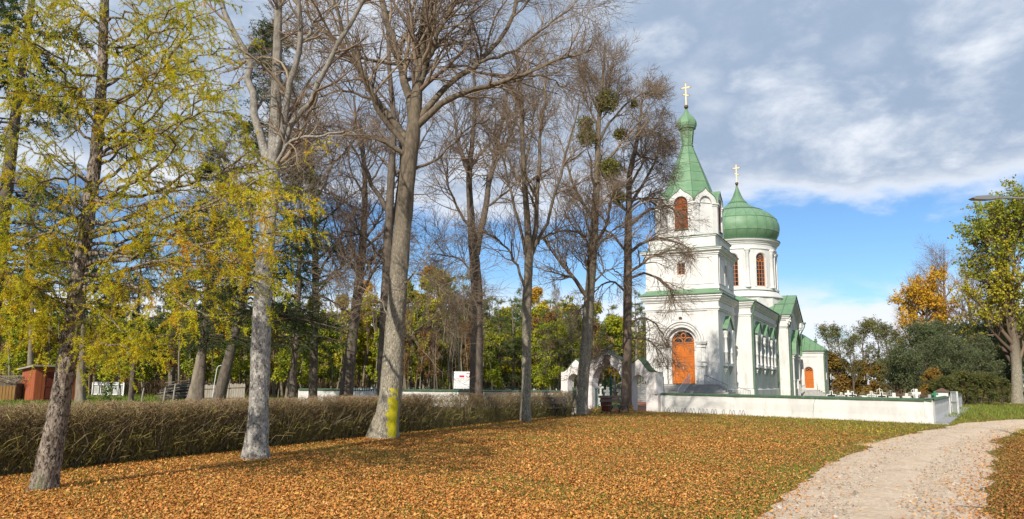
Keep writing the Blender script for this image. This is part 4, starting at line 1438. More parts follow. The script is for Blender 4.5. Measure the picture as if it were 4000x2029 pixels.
gl = lambda s, t=0.: GRT + GD * s + GN * t
iron_leaf(0, 1.08, 1.25, 1.80, gl(-4.58, .35), GA, 'green iron gate leaf in the main arch, hung beside the weathered tree trunk', M['green_iron'], True)
iron_leaf(0, 1.08, 1.80, 1.25, gl(-3.48, .35), GA, 'green iron gate leaf in the main arch, next to the small open gate', M['green_iron'], True)
MB_ = MB().bar((0, 0, .05), (0, 0, 2.2), .09)
tag(MB_.build('gate_post', M['green_iron']), 'green iron centre post where the main gate leaves meet', 'post').location = gl(-3.49, .40)
iron_leaf(0, .95, 1.1, 1.95, gl(-.76, .5), GA + R(70), 'dark iron gate standing open in the small arch', M['dark_iron'], True, 7)
iron_leaf(0, .98, 1.3, 1.0, gl(-6.5, .5), GA, 'green iron gate closing the arch farthest from the white wall', M['green_iron'], True, 7)
# teal picket gate in the long wall behind the hedge
tg = empty('picket_gate', vat(862, 985, 42.5) * np.array([1, 1, 0]), .05, 'teal and white picket gate with a tall post behind the hedge', 'gate')
MB().tube([(2.75, 0, 0), (2.75, 0, 1.75)], .05, 8).build('post', M['green_iron'], tg)
MB().box(2.6, 2.9, -.02, .02, 1.72, 1.78).build('post_cap', M['rail'], tg)
MB().tube([(2.75, 0, 1.5), (2.2, 0, 1.15), (1.4, 0, 1.0), (.1, 0, .98)], .03, 6).build('top_rail', M['green_iron'], tg)
for i in range(20):
    MB().box(.1 + i * .135, .16 + i * .135, -.02, .01, .05, 1.15 + (.12 if i > 15 else 0)).build('picket', M['plastic_white'], tg)

# ================================================================== SMALL THINGS
def bench(loc, rz, label):
    e_ = empty('park_bench', loc, rz, label, 'bench')
    Lb = 1.9
    for y, z, w_, tilt in ((.0, .45, .13, 0), (.15, .455, .13, 0), (.30, .45, .13, 0)):
        MB().box(-Lb / 2, Lb / 2, y - .30, y - .30 + w_, z - .035, z).build('seat_slat', M['bench_wood'], e_)
    for z in (.60, .80):
        y = .17 + (z - .45) * .28
        MB().add([(x, y + dy + dz * .28, z + dz) for x in (-Lb / 2, Lb / 2) for dy, dz in ((0, 0), (.035, 0), (.035, .125), (0, .125))],
                 [(0, 1, 2, 3), (7, 6, 5, 4), (0, 4, 5, 1), (1, 5, 6, 2), (2, 6, 7, 3), (3, 7, 4, 0)]).build('back_slat', M['bench_wood'], e_)
    for x in (-.75, 0, .75):
        b = MB()
        b.bar((x, -.26, .42), (x, .20, .42), .035)
        b.bar((x, -.24, .42), (x, -.34, 0), .035); b.bar((x, .10, .42), (x, .34, 0), .035)
        b.bar((x, .20, .42), (x, .33, .92), .035)
        b.build('leg', M['dark_iron'], e_)
    return e_


BR = math.atan2(HD[1], HD[0]) + math.pi
b1 = gnd(2187, 1630)
bench((b1[0], b1[1], 0), BR - math.pi + R(-14), 'weathered slatted bench before the hedge, beside the slim pale trunk')
b2 = gnd(2402, 1616)
bench((b2[0], b2[1], 0), BR - math.pi + R(-20), 'weathered slatted bench between the two trunks at the gateway')
lb_ = empty('litter_bin', gnd(2372, 1612) + np.array([0, .5, 0]), R(20), 'reddish brown slatted wooden litter bin behind the gateway bench', 'bin')
for i in range(12):
    a = 2 * math.pi * i / 12
    q = MB().bar((.26 * math.cos(a), .26 * math.sin(a), .05), (.30 * math.cos(a), .30 * math.sin(a), .82), .13, .03, (math.cos(a), math.sin(a), 0))
    q.build('slat', M['bin_red'], lb_)
MB().lathe([(.24, .1), (.28, .7)], 12).build('liner', M['dark_iron'], lb_)

# bicycle racks: bent wire loops along the foot of the front wall
for i, zx in enumerate((193, 253, 317, 380, 445, 476, 540, 610, 672, 742)):
    px_ = 2450 + zx / 1.7425
    p = gnd(px_, 1614 + (px_ - 2560) * .038)
    d = p - GRT
    s_ = d @ GD
    p = GRT + GD * s_ - GN * .28
    rk = empty('bicycle_rack', (p[0], p[1], 0), GA, 'low bent wire bicycle rack at the foot of the white wall', 'bicycle rack', 'bicycle racks along the front wall')
    for dx in ((-.09, .09) if i != 7 else (.0,)):
        MB().tube([(dx - .085, 0, 0), (dx - .05, 0, .16), (dx - .02, 0, .27), (dx, 0, .29), (dx + .02, 0, .27), (dx + .05, 0, .16), (dx + .085, 0, 0)], .010, 6).build('loop', M['dark_iron'], rk)
    MB().bar((-.2, 0, .012), (.2, 0, .012), .02).build('rail', M['dark_iron'], rk)

# sign board on the wall behind the hedge
sp_ = vat(1160, 985, 44.2)
sn = empty('information_board', (sp_[0], sp_[1], 0), R(2), 'white information board with red flag and eagle emblem on the wall', 'sign')
SW, SH, SZ = 1.28, 1.04, 1.14
sx0 = -.46
MB().box(sx0, sx0 + SW, -.02, .02, SZ, SZ + SH).build('board', M['sign_white'], sn)
for x in (sx0 + .12, sx0 + SW - .2):
    MB().box(x, x + .06, .021, .07, .2, SZ + SH - .1).build('post', M['green_iron'], sn)
MB().box(sx0 + .33, sx0 + .64, -.027, -.021, SZ + .685, SZ + .81).build('flag_red', M['red_print'], sn)
MB().box(sx0 + .77, sx0 + .97, -.027, -.021, SZ + .68, SZ + .94).build('emblem_shield', M['dark_red_print'], sn)
eg = [(0, .09), (.025, .075), (.02, .05), (.045, .06), (.07, .085), (.082, .06), (.08, .0), (.065, -.04), (.04, -.03), (.03, -.05), (.05, -.085), (.02, -.09), (0, -.11)]
eg = eg + [(-x, z) for x, z in eg[-2:0:-1]]
MB().prism(eg, lambda a, c, d: (sx0 + .87 + a * 1.05, d, SZ + .815 + c * 1.05), -.031, -.0275).build('emblem_eagle', M['sign_white'], sn)


def text(body, x, z, size, m, parent, align='LEFT'):
    cu = bpy.data.curves.new('text', 'FONT')
    cu.body = body
    cu.size = size
    cu.align_x = align
    cu.resolution_u = 2
    to = bpy.data.objects.new('text', cu)
    me = bpy.data.meshes.new_from_object(to)
    me.name = 'lettering'
    bpy.data.objects.remove(to)
    me.materials.clear()
    me.materials.append(m)
    o = obj('lettering', me, parent)
    o.location = (x, -.0225, z)
    o.rotation_euler = (math.pi / 2, 0, 0)
    return o


for t_, z_, s_, m_, x_ in (('DOFINANSOWANE ZE ŚRODKÓW', .585, .066, 'black_print', .67), ('RZĄDOWEGO PROGRAMU', .515, .066, 'black_print', .67), ('ODBUDOWY ZABYTKÓW', .445, .066, 'black_print', .67),
                           ('REMONT BUDYNKU ZABYTKOWEJ CERKWI', .385, .048, 'grey_print', .67), ('ŚW. MIKOŁAJA CUDOTWÓRCY W NAROJKACH', .325, .048, 'grey_print', .67), ('WYKONANIE IZOLACJI', .265, .048, 'grey_print', .5), ('DO BUDYNKU', .21, .048, 'grey_print', .67)):
    text(t_, sx0 + x_, SZ + z_, s_, M[m_], sn, 'CENTER')
for t_, z_ in (('DOFINANSOWANIE: 980 000,00 zł', .14), ('CAŁKOWITA WARTOŚĆ: 1 000 000,00 zł', .09), ('DATA PODPISANIA UMOWY: lipiec 2023', .04)):
    text(t_, sx0 + .08, SZ + z_, .036, M['black_print'], sn)

# ---------------- graves beyond the wall
def z4(x, y): return 3200 + x / 3.735, 1350 + y / 3.735


def cross_grave(px, top, D, hw, label, m, inset=None, ped=0., orth=False, ornate=False, flowers=None):
    d = ray(px, top)
    P_ = EYEP + d * (D / d[1])
    h = P_[2]
    e_ = empty('grave_cross', (P_[0], P_[1], 0), R(-14), label, 'grave')
    wv = hw * 2
    t = max(.05, hw * .30)
    b = MB()
    if ped:
        b2_ = MB().add([(-hw * .9, -.2, 0), (hw * .9, -.2, 0), (hw * .9, .2, 0), (-hw * .9, .2, 0), (-hw * .65, -.15, ped), (hw * .65, -.15, ped), (hw * .65, .15, ped), (-hw * .65, .15, ped)], [(0, 1, 5, 4), (1, 2, 6, 5), (2, 3, 7, 6), (3, 0, 4, 7), (4, 5, 6, 7)])
        b2_.build('pedestal', m if not isinstance(ped, tuple) else m, e_)
    if not ornate:
        z0 = ped
        b.box(-t, t, -.06, .06, z0, h)
        za = h - hw * 1.05
        b.box(-hw, -t, -.058, .058, za - t, za + t); b.box(t, hw, -.058, .058, za - t, za + t)
        if orth: b.bar((-hw * .55, 0, za - hw * .75), (hw * .55, 0, za - hw * 1.15), t * 1.1, .1)
        b.build('cross', m, e_)
        if inset:
            k = MB()
            k.box(-t * .5, t * .5, -.07, -.061, z0 + .1, h - .04); k.box(-hw * .8, hw * .8, -.0705, -.0615, za - t * .5, za + t * .5)
            k.build('inset', inset, e_)
    else:
        for q in ((0, 0, ped, 0, 0, h), (-hw, 0, h - hw * 1.1, hw, 0, h - hw * 1.1)):
            b.tube([q[:3], q[3:]], .022, 6)
        for sx in (-1, 1):
            b.tube([(sx * .03, 0, h - hw * .15), (sx * hw * .35, 0, h - hw * .3), (sx * hw * .4, 0, h - hw * .75), (sx * hw * .85, 0, h - hw * .75), (sx * hw, 0, h - hw * 1.1), (sx * hw * .85, 0, h - hw * 1.4), (sx * hw * .4, 0, h - hw * 1.45), (sx * hw * .3, 0, h - hw * 2.0), (sx * .03, 0, h - hw * 2.3)], .016, 5)
        b.build('cross', m, e_)
    if flowers:
        g_ = np.random.default_rng(int(px))
        pts = g_.normal(size=(60, 3)) * [.10, .05, .10] + [hw * .3, -.2, h * .55]
        v, f, c = quads(pts, .09, g_, col=np.tile(np.array(flowers), (60, 1)))
        mesh_np('flowers', v, f, M['leaf'], e_, c)
    return e_


W_, K_, G_, B_ = M['grave_white'], M['black_print'], M['grave_grey'], M['grave_brown']
cross_grave(*z4(172, 660), 47, .30, 'white grave cross with black inlay standing closest to the church', W_, K_, .25)
cross_grave(*z4(318, 685), 49, .24, 'small pale grave cross with grey inlay beside the church corner', W_, G_, .2)
cross_grave(*z4(420, 655), 48, .22, 'thin white cross on a green pedestal dressed with red flowers', W_, None, .45, flowers=(.55, .02, .03))
cross_grave(*z4(478, 668), 47, .26, 'white grave cross with black inlay beside the green pedestal', W_, K_, .2)
cross_grave(*z4(755, 668), 46, .26, 'pale grave cross beside a wire wreath', W_, G_, .25, flowers=(.5, .42, .3))
cross_grave(*z4(878, 620), 47, .42, 'tall ornate white wrought iron grave cross', W_, None, .1, ornate=True, flowers=(.45, .06, .05))
cross_grave(*z4(905, 675), 45, .28, 'white grave cross with black inlay before the ornate iron cross', W_, K_, .2)
cross_grave(*z4(1040, 650), 48, .26, 'grey ornate iron grave cross with pale flowers', G_, None, .2, ornate=True, flowers=(.5, .5, .55))
cross_grave(*z4(1085, 692), 44, .30, 'broad white grave cross with flowers on it', W_, None, .2, flowers=(.5, .5, .3))
cross_grave(*z4(1195, 630), 46, .38, 'tall brown ornate iron grave cross', B_, None, .35, ornate=True)
cross_grave(*z4(1268, 698), 43, .22, 'small plain white grave cross beside the brown iron cross', W_, None, .2)
cross_grave(*z4(1375, 630), 44, .36, 'white wire-work grave cross beside the carved stone cross', W_, None, .2, ornate=True)
cross_grave(*z4(1410, 635), 43, .24, 'white carved stone cross on a stepped pedestal', W_, None, .75)
cross_grave(*z4(1525, 665), 41, .22, 'thin brown cross on a white block', B_, None, .5, ornate=True)
cross_grave(*z4(1605, 715), 39, .24, 'squat grey stone grave cross', G_, None, .2)
cross_grave(*z4(1680, 665), 38, .16, 'green metal cross on a green pedestal by the wall corner', M['grave_green'], None, .8)
for x, y, lab in ((568, 735, 'low rounded brown gravestone'), (636, 728, 'low pale gravestone with a small white cross')):
    d = ray(*z4(x, y)); P_ = EYEP + d * (45 / d[1])
    hs = max(P_[2], .4)
    o = MB().prism([(-.28, 0), (.28, 0), (.28, hs - .15), (.2, hs - .03), (0, hs), (-.2, hs - .03), (-.28, hs - .15)], lambda a, c, dd: (a, dd, c), -.08, .08).build('gravestone', B_ if x < 600 else W_)
    o.location = (P_[0], P_[1], 0); o.rotation_euler.z = R(-14)
    tag(o, lab, 'grave')
# graves seen through the main arch
for px_, py_, D, hw, lab, m_ in ((2346, 1501, 50, .22, 'white grave cross on a tall pedestal seen through the main gate', W_), (2373, 1512, 55, .30, 'dark stone grave monument with a cross behind the green gate', G_), (2405, 1524, 58, .2, 'small dark grave cross in the far corner of the yard', B_)):
    cross_grave(px_, py_, D, hw, lab, m_, None, .8)

# ---------------- left: shed, fence panel, wood pile, boards, posts
SHD = 47.
sb_ = gnd(72, 1568, 0); 
s0 = vat(84, 1000, SHD)
sh = empty('garden_shed', (s0[0], s0[1], 0), R(53), 'small red wooden shed with a flat grey roof and dark door', 'shed')
SWd, SDp, SHh = 2.75, 2.2, 2.25
for i in range(14):
    x = i * SWd / 14
    if .55 < x + .1 < 1.75:
        MB().box(x + .004, x + SWd / 14 - .004, -.02, .02, 1.92, SHh).build('plank', M['shed_red'], sh)
    else:
        MB().box(x + .004, x + SWd / 14 - .004, -.02 - .006 * (i % 2), .02, .05, SHh).build('plank', M['shed_red'], sh)
for i in range(11):
    y = i * SDp / 11
    MB().box(-.03 - .006 * (i % 2), .01, y + .004, y + SDp / 11 - .004, .05, SHh - .022 * (i + .5)).build('plank', M['shed_red'], sh)
MB().box(.012, SWd, .021, SDp, .0, SHh - .25).build('shed_body', M['shed_door'], sh)
dr_ = MB().box(.60, 1.72, .0, .019, .05, 1.92).build('door', M['shed_door'], sh)
for z in (.2, .95, 1.6): MB().box(.62, 1.70, -.025, -.001, z, z + .1).build('door_batten', M['shed_door'], dr_)
MB().add([(-.3, -.3, SHh + .02), (SWd + .25, -.3, SHh + .02), (SWd + .25, SDp + .2, SHh - .22), (-.3, SDp + .2, SHh - .22), (-.3, -.3, SHh + .12), (SWd + .25, -.3, SHh + .12), (SWd + .25, SDp + .2, SHh - .12), (-.3, SDp + .2, SHh - .12)],
         [(0, 3, 2, 1), (4, 5, 6, 7), (0, 1, 5, 4), (1, 2, 6, 5), (2, 3, 7, 6), (3, 0, 4, 7)]).build('roof', M['roof_grey'], sh)
# low woodshed at the left
lw = vat(-92, 1000, 47.)
ws = empty('woodshed', (lw[0], lw[1], 0), R(4), 'low woodshed with yellowish board front and brush on its roof', 'shed')
for i in range(16):
    MB().prism([(i * .2, .05), (i * .2 + .17, .05), (i * .2 + .17, .95), (i * .2 + .085, 1.02), (i * .2, .95)], lambda a, c, d: (a, d, c), 0, .03).build('board', M['board_ochre'], ws)
MB().box(0, 3.2, .04, 1.5, 0, 1.15).build('shed_body', M['bark_dark'], ws)
g_ = np.random.default_rng(5)
PP = np.zeros((260, 3, 3)); a = g_.uniform(0, 6.28, 260)
c0 = np.stack([g_.uniform(-.3, 3.4, 260), g_.uniform(-.3, 1.4, 260), 1.2 + g_.uniform(0, .45, 260)], 1)
dd = np.stack([np.cos(a), np.sin(a) * .6, g_.normal(size=260) * .12], 1) * g_.uniform(.3, .9, 260)[:, None]
for q in range(3): PP[:, q] = c0 + dd * (q / 2 - .5)
v, f, c = pack([(PP, np.full((260, 3), .014))], 4, [((.20, .16, .11), (.36, .29, .20))], g_)
mesh_np('brushwood', v, f, M['twig'], ws, c)

fp = vat(232, 990, 61.)
wp = empty('slatted_fence', (fp[0], fp[1], 0), R(3), 'white slatted fence panel standing alone on the grass', 'fence')
PW, PH = 2.55, 1.15
for x in (0, PW / 2, PW): MB().box(x - .05, x + .05, -.03, .03, 0, PH).build('post', M['plastic_white'], wp)
for z in (.12, PH - .2): MB().box(0, PW, -.045, -.0305, z, z + .09).build('rail', M['plastic_white'], wp)
for i in range(26):
    x = .07 + i * (PW - .14) / 25
    MB().box(x - .025, x + .025, .031, .05, .06, PH + .06).build('slat', M['plastic_white'], wp)

pl = vat(462, 1004, 53.)
wpile = empty('log_pile', (pl[0], pl[1], 0), R(6), 'heap of long grey poles stacked before the dark wood', 'wood pile')
g_ = np.random.default_rng(8)
for i in range(90):
    lay = g_.beta(1.2, 1.6) * 1.35
    y = g_.uniform(-.5, .7)
    Lx = g_.uniform(1.0, 1.7)
    x = g_.uniform(-.35, .35) + (lay - .6) * .2
    tl_ = g_.normal() * .07 + .10
    MB().tube([(x - Lx, y + g_.normal() * .1, max(lay - tl_ * Lx, .05)), (x, y, lay + .05), (x + Lx, y + g_.normal() * .1, lay + tl_ * Lx * .6)], [.05, .06, .045], 6).build('pole', M['log'], wpile)

for xv, W2, H2, lab, rz in ((526, .95, 1.15, 'narrow grey board panel leaning beside the dark leaning trunk', 5), (563, .7, 1.2, 'grey board panel just behind the dark leaning trunk', -4), (592, 1.25, 1.25, 'wide panel of pale weathered boards with rough crossbars', 2)):
    p = vat(xv, 1000, 50.)
    bp_ = empty('board_panel', (p[0] - W2 / 2, p[1], 0), R(rz), lab, 'fence')
    n = int(W2 / .14)
    for i in range(n):
        MB().box(i * W2 / n + .006, (i + 1) * W2 / n - .006, -.012, .012, .03, H2 + .03 * math.sin(i * 2.3)).build('board', M['grey_wood'], bp_)
    for z in (.25, H2 - .28): MB().bar((-.05, -.035, z), (W2 + .05, -.035, z + .05), .07, .04).build('crossbar', M['bark_wood'], bp_)
for xv, yv, hh, lab in ((436, 1000, 1.25, 'thin grey fence post near the white fence panel'), (412, 1002, 1.0, 'dark stake in the grass near the pole heap'), (357, 1002, .95, 'short stake beside the grass clearing')):
    p = vat(xv, yv, 46.)
    tag(MB().tube([(0, 0, 0), (.03, 0, hh * .6), (.07, .02, hh)], [.055, .05, .04], 7).build('fence_post', M['grey_wood']), lab, 'post').location = (p[0], p[1], 0)
p = vat(533, 1000, 49.)
tag(MB().tube([(0, 0, 0), (.1, 0, 1.2), (.22, 0, 2.3), (.32, 0, 2.45), (.5, 0, 2.5)], .022, 6).build('white_pole', M['plastic_white']), 'slender bent white pole before the grey board panels', 'pole').location = (p[0], p[1], 0)

# ---------------- right: street lamp arm, bin
lp = empty('street_lamp', (14.35, 18.2, 0), 0, 'grey street lamp reaching out over the road', 'street lamp')
zh = float((EYEP + ray(3880, 775) * (18.2 / ray(3880, 775)[1]))[2])
MB().tube([(0, 0, 0), (0, 0, zh - .5), (-.1, 0, zh - .1), (-.35, 0, zh)], [.09, .06, .05, .04], 8).build('pole', M['lamp_grey'], lp)
MB().tube([(-.33, 0, zh), (-1.75, 0, zh + .02)], .028, 8).build('arm', M['lamp_grey'], lp)
MB().prism([(-2.30, zh - .015), (-2.22, zh - .05), (-1.85, zh - .055), (-1.62, zh - .02), (-1.62, zh + .035), (-1.85, zh + .06), (-2.2, zh + .03)], lambda a, c, d: (a, d, c), -.1, .1).build('lamp_head', M['lamp_grey'], lp)
gb = gnd(3985, 1590)
bn = empty('wheeled_bin', (gb[0] + 1.0, gb[1], 0), R(-20), 'dark green wheeled bin standing beside the big tree', 'bin')
MB().add([(-.36, -.36, .08), (.36, -.36, .08), (.36, .36, .08), (-.36, .36, .08), (-.45, -.45, 1.1), (.45, -.45, 1.1), (.45, .45, 1.1), (-.45, .45, 1.1)], [(0, 3, 2, 1), (4, 5, 6, 7), (0, 1, 5, 4), (1, 2, 6, 5), (2, 3, 7, 6), (3, 0, 4, 7)]).build('body', M['bin_green'], bn)
MB().add([(-.5, -.5, 1.1), (.5, -.5, 1.1), (.5, .5, 1.1), (-.5, .5, 1.1), (-.42, -.42, 1.24), (.42, -.42, 1.24), (.42, .42, 1.2), (-.42, .42, 1.2)], [(0, 3, 2, 1), (4, 5, 6, 7), (0, 1, 5, 4), (1, 2, 6, 5), (2, 3, 7, 6), (3, 0, 4, 7)]).build('lid', M['bin_green'], bn)
for x in (-.3, .3): MB().lathe([(.1, -.04), (.1, .04)], 10, (0, 0, 0)).build('wheel', M['dark_iron'], bn).matrix_local = Matrix.Translation((x, .38, .1)) @ Matrix.Rotation(math.pi / 2, 4, 'Y')

# ================================================================== BARE TREES
TW = ((.14, .095, .068), (.30, .23, .155))


def pxr(wv, Y): return wv * 1.5528 / F * Y / 2          # radius in metres of a width in view pixels


def bare_tree(name, label, trunk, widths, limbs, Y, bark, seed, n1=12, n2=7, n3=6, L1=(1.3, 3.0), L2=(.6, 1.5), L3=(.3, .75), up=.06, droop=0., cols=TW, flare=.35, t1=.25, group=None, z0=None, auto=0, rm=.00026, crown_t=.45, n4=0, rough=.05):
    rng = np.random.default_rng(seed)
    base = vat(*trunk[0], Y)
    base[2] = 0.
    tp = [vat(x, y, Y) for x, y in trunk]
    tp[0] = base - np.array([0, 0, .1])
    loc = base.copy()
    e_ = empty(name, loc, 0, label, 'tree', group)
    tp = [p - loc for p in tp]
    ls = []
    for pts, w0, w1, dY in limbs:
        n = len(pts)
        ls.append(([vat(x, y, Y + dY * (i / (n - 1))) - loc for i, (x, y) in enumerate(pts)], pxr(w0, Y), pxr(w1, Y)))
    LP, LR = limb_set(ls, 12, rng, .03)
    o, TP_, TR_ = trunk_mesh('trunk', tp, [pxr(q, Y) for q in widths], M[bark], e_, flare=flare, seed=seed, extra=[(LP, LR)], rough=rough)
    # resample the trunk's upper part as a parent of branches too
    k0 = int(len(TP_) * crown_t)
    up_t = smooth_path(TP_[k0:], 12)[None]; up_r = np.interp(np.linspace(0, 1, 12), np.linspace(0, 1, len(TR_) - k0), TR_[k0:])[None]
    P0 = np.concatenate([LP, up_t]); R0 = np.concatenate([LR, up_r])
    rmin = rm * Y
    if auto:
        A_, B_ = spawn(up_t, up_r, auto, 0., .95, (.6, 1.2), (L1[0] * 1.6, L1[1] * 1.6), 9, rng, up=up * 1.5, wob=.13, rad=.5, rmin=rmin * 1.6, droop=droop)
        P0 = np.concatenate([P0, smooth_many(A_, 12)]); R0 = np.concatenate([R0, resample_r(B_, 12)])
        sets0 = [(A_, B_)]
    else: sets0 = []
    A1 = spawn(P0, R0, n1, t1, 1., (.5, 1.1), L1, 7, rng, up=up, wob=.16, rad=.55, rmin=rmin * 1.3, droop=droop)
    A2_ = spawn(*A1, n2, .15, 1., (.45, 1.0), L2, 5, rng, up=up * .6, wob=.2, rad=.6, rmin=rmin, droop=droop)
    A3_ = spawn(*A2_, n3, .15, 1., (.4, .95), L3, 3, rng, up=up * .4, wob=.2, rad=.65, rmin=rmin * .8, taper=.4, droop=droop)
    sets = sets0 + [A1, A2_, A3_]
    ns = [6] * len(sets0) + [5, 3, 3]
    if n4:
        sets.append(spawn(*A3_, n4, .1, 1., (.4, .9), (L3[0] * .5, L3[1] * .6), 3, rng, wob=.2, rmin=rmin * .7, taper=.5, droop=droop)); ns.append(3)
    v, f, c = pack(sets, ns, [cols] * len(sets), rng)
    mesh_np('crown', v, f, M['twig'], e_, c)
    return e_, (P0, R0), loc


def smooth_many(A, K):
    return np.array([smooth_path(a, K) for a in A])


def resample_r(B, K):
    return np.array([np.interp(np.linspace(0, 1, K), np.linspace(0, 1, len(b)), b) for b in B])


# grey tree with black-spotted bark, splitting high
Y2 = float(vgnd(643, 1156)[1])
bare_tree('tall_tree', 'bare tree with pale grey black-spotted trunk splitting into steep stems', [(640, 1158), (652, 1000), (656, 850), (664, 690), (678, 520), (690, 400), (694, 250), (698, 100), (702, -60)], [56, 45, 45, 42, 39, 36, 26, 22, 16],
          [([(682, 440), (650, 330), (632, 220), (618, 140), (570, 40), (545, -60)], 26, 12, .6), ([(692, 420), (706, 330), (726, 220), (748, 120), (752, -40)], 24, 12, -.8),
           ([(694, 400), (740, 310), (790, 240), (838, 130), (900, 20), (930, -40)], 20, 9, -1.0), ([(690, 430), (730, 360), (800, 340), (870, 330)], 12, 4, -1.2), ([(672, 560), (640, 500), (600, 470), (560, 400)], 12, 4, 1), ([(748, 120), (800, 60), (860, 0)], 10, 5, .6)],
          Y2, 'bark_pale', 12, n1=11, n2=6, n3=5, L1=(.9, 2.2), L2=(.5, 1.2), L3=(.25, .6), up=.05)

# the big tree in the middle
Y3 = float(vgnd(965, 1104)[1])
BIG, _, loc3 = bare_tree('tall_tree', 'broad bare tree with a patch of yellow lichen on its trunk', [(962, 1106), (980, 1010), (993, 850), (1003, 700), (1016, 540), (1030, 400), (1042, 310), (1050, 220), (1062, 110), (1072, 0), (1078, -90)], [66, 53, 50, 47, 44, 42, 34, 28, 24, 20, 14],
          [([(1040, 320), (1022, 220), (990, 110), (965, 20), (955, -60)], 26, 13, .8), ([(1022, 350), (945, 250), (885, 145), (810, 75), (770, 30)], 20, 7, 1.0), ([(1030, 400), (975, 360), (895, 342), (815, 335), (755, 350)], 15, 5, -1.2),
           ([(1026, 375), (960, 285), (905, 165), (860, 70), (840, -10)], 17, 7, -1.2), ([(1048, 318), (1120, 255), (1205, 222), (1300, 195), (1395, 150), (1490, 128)], 21, 5, -1.0), ([(1052, 300), (1130, 212), (1205, 158), (1268, 85), (1300, 0), (1310, -60)], 19, 8, 1.0),
           ([(1058, 210), (1090, 115), (1128, 40), (1160, -40)], 16, 8, -.8), ([(1046, 250), (1080, 150), (1085, 40), (1090, -60)], 15, 8, 1.5), ([(1300, 195), (1360, 190), (1420, 220)], 8, 3, .5), ([(895, 342), (850, 400), (800, 420)], 7, 3, .5), ([(1035, 430), (1100, 400), (1170, 330), (1230, 300)], 9, 3, 1.5), ([(1205, 158), (1290, 130), (1380, 60), (1440, 20)], 10, 4, .6), ([(945, 250), (860, 230), (790, 250)], 9, 3, -.5),
           ([(996, 830), (960, 760), (900, 720)], 5, 2, 1), ([(1003, 720), (1060, 690), (1120, 740)], 5, 2, -1), ([(990, 870), (1050, 830), (1120, 770)], 5, 2, .6)],
          Y3, 'bark_tan', 21, n1=15, n2=8, n3=6, L1=(1.2, 3.2), L2=(.7, 1.9), L3=(.35, 1.0), up=.03, flare=.36)
M['bark_lichen'] = M['bark_tan'].copy()
lichen(M['bark_lichen'], (.37, -.30, .62), .21, .80)
KIDS[BIG.name][0].data.materials[0] = M['bark_lichen']

TWD = ((.10, .068, .05), (.20, .145, .10))
bare_tree('tall_tree', 'darker bare tree standing close behind the lichened tree', [(960, 1000), (966, 850), (972, 700), (978, 560), (985, 420), (990, 300), (980, 180), (975, 60)], [27, 25, 23, 21, 18, 15, 11, 8],
          [([(978, 600), (1000, 500), (1010, 400), (1000, 280)], 14, 6, 1), ([(980, 540), (930, 450), (900, 340), (890, 240)], 14, 5, 0), ([(974, 680), (920, 600), (860, 580)], 8, 3, -1), ([(985, 450), (1050, 380), (1090, 300)], 9, 3, 1)],
          31., 'bark_dark', 31, n1=10, n2=7, n3=5, L1=(1.5, 3.2), cols=TWD, crown_t=.35)
bare_tree('tall_tree', 'dark double-stemmed bare tree rising beside the white information board', [(1197, 1000), (1199, 850), (1199, 730), (1192, 640), (1186, 560), (1180, 450), (1190, 340), (1195, 240), (1190, 150)], [34, 31, 28, 25, 19, 15, 11, 8, 5],
          [([(1198, 640), (1222, 520), (1240, 410), (1262, 310), (1280, 200)], 20, 6, .6), ([(1186, 580), (1140, 500), (1110, 400)], 9, 3, -1), ([(1180, 450), (1150, 350), (1140, 250)], 9, 3, 1), ([(1240, 410), (1290, 330), (1300, 240)], 8, 3, -1), ([(1200, 700), (1150, 650), (1080, 640)], 6, 2, -.6), ([(1222, 520), (1280, 480), (1330, 430)], 7, 3, 1)],
          39., 'bark_dark', 41, n1=15, n2=8, n3=6, L1=(1.8, 3.8), L2=(.9, 2.0), L3=(.45, 1.1), cols=TWD, crown_t=.35)
Y5 = float(vgnd(1323, 1062)[1])
bare_tree('tall_tree', 'slim bare tree with a straight pale trunk beside the bench', [(1322, 1064), (1325, 900), (1326, 760), (1330, 660), (1326, 550), (1318, 430), (1312, 320), (1308, 200), (1300, 120)], [25, 23, 22, 21, 16, 13, 10, 7, 4],
          [([(1332, 670), (1348, 560), (1356, 440), (1362, 320), (1372, 220), (1380, 150)], 15, 4, .5), ([(1322, 730), (1296, 660), (1262, 610), (1215, 582)], 8, 3, -.8), ([(1335, 650), (1385, 530), (1415, 420), (1440, 330), (1460, 250)], 10, 3, -1), ([(1322, 640), (1290, 500), (1260, 380), (1245, 280)], 9, 3, 1), ([(1318, 430), (1340, 330), (1345, 230)], 8, 3, 1), ([(1340, 620), (1400, 580), (1460, 560)], 6, 2, 1)],
          Y5, 'bark_tan', 51, n1=15, n2=8, n3=6, L1=(1.2, 2.8), L2=(.7, 1.5), L3=(.35, .8), up=.10, crown_t=.4, flare=.2)
Y6 = float(vgnd(1457, 1044)[1])
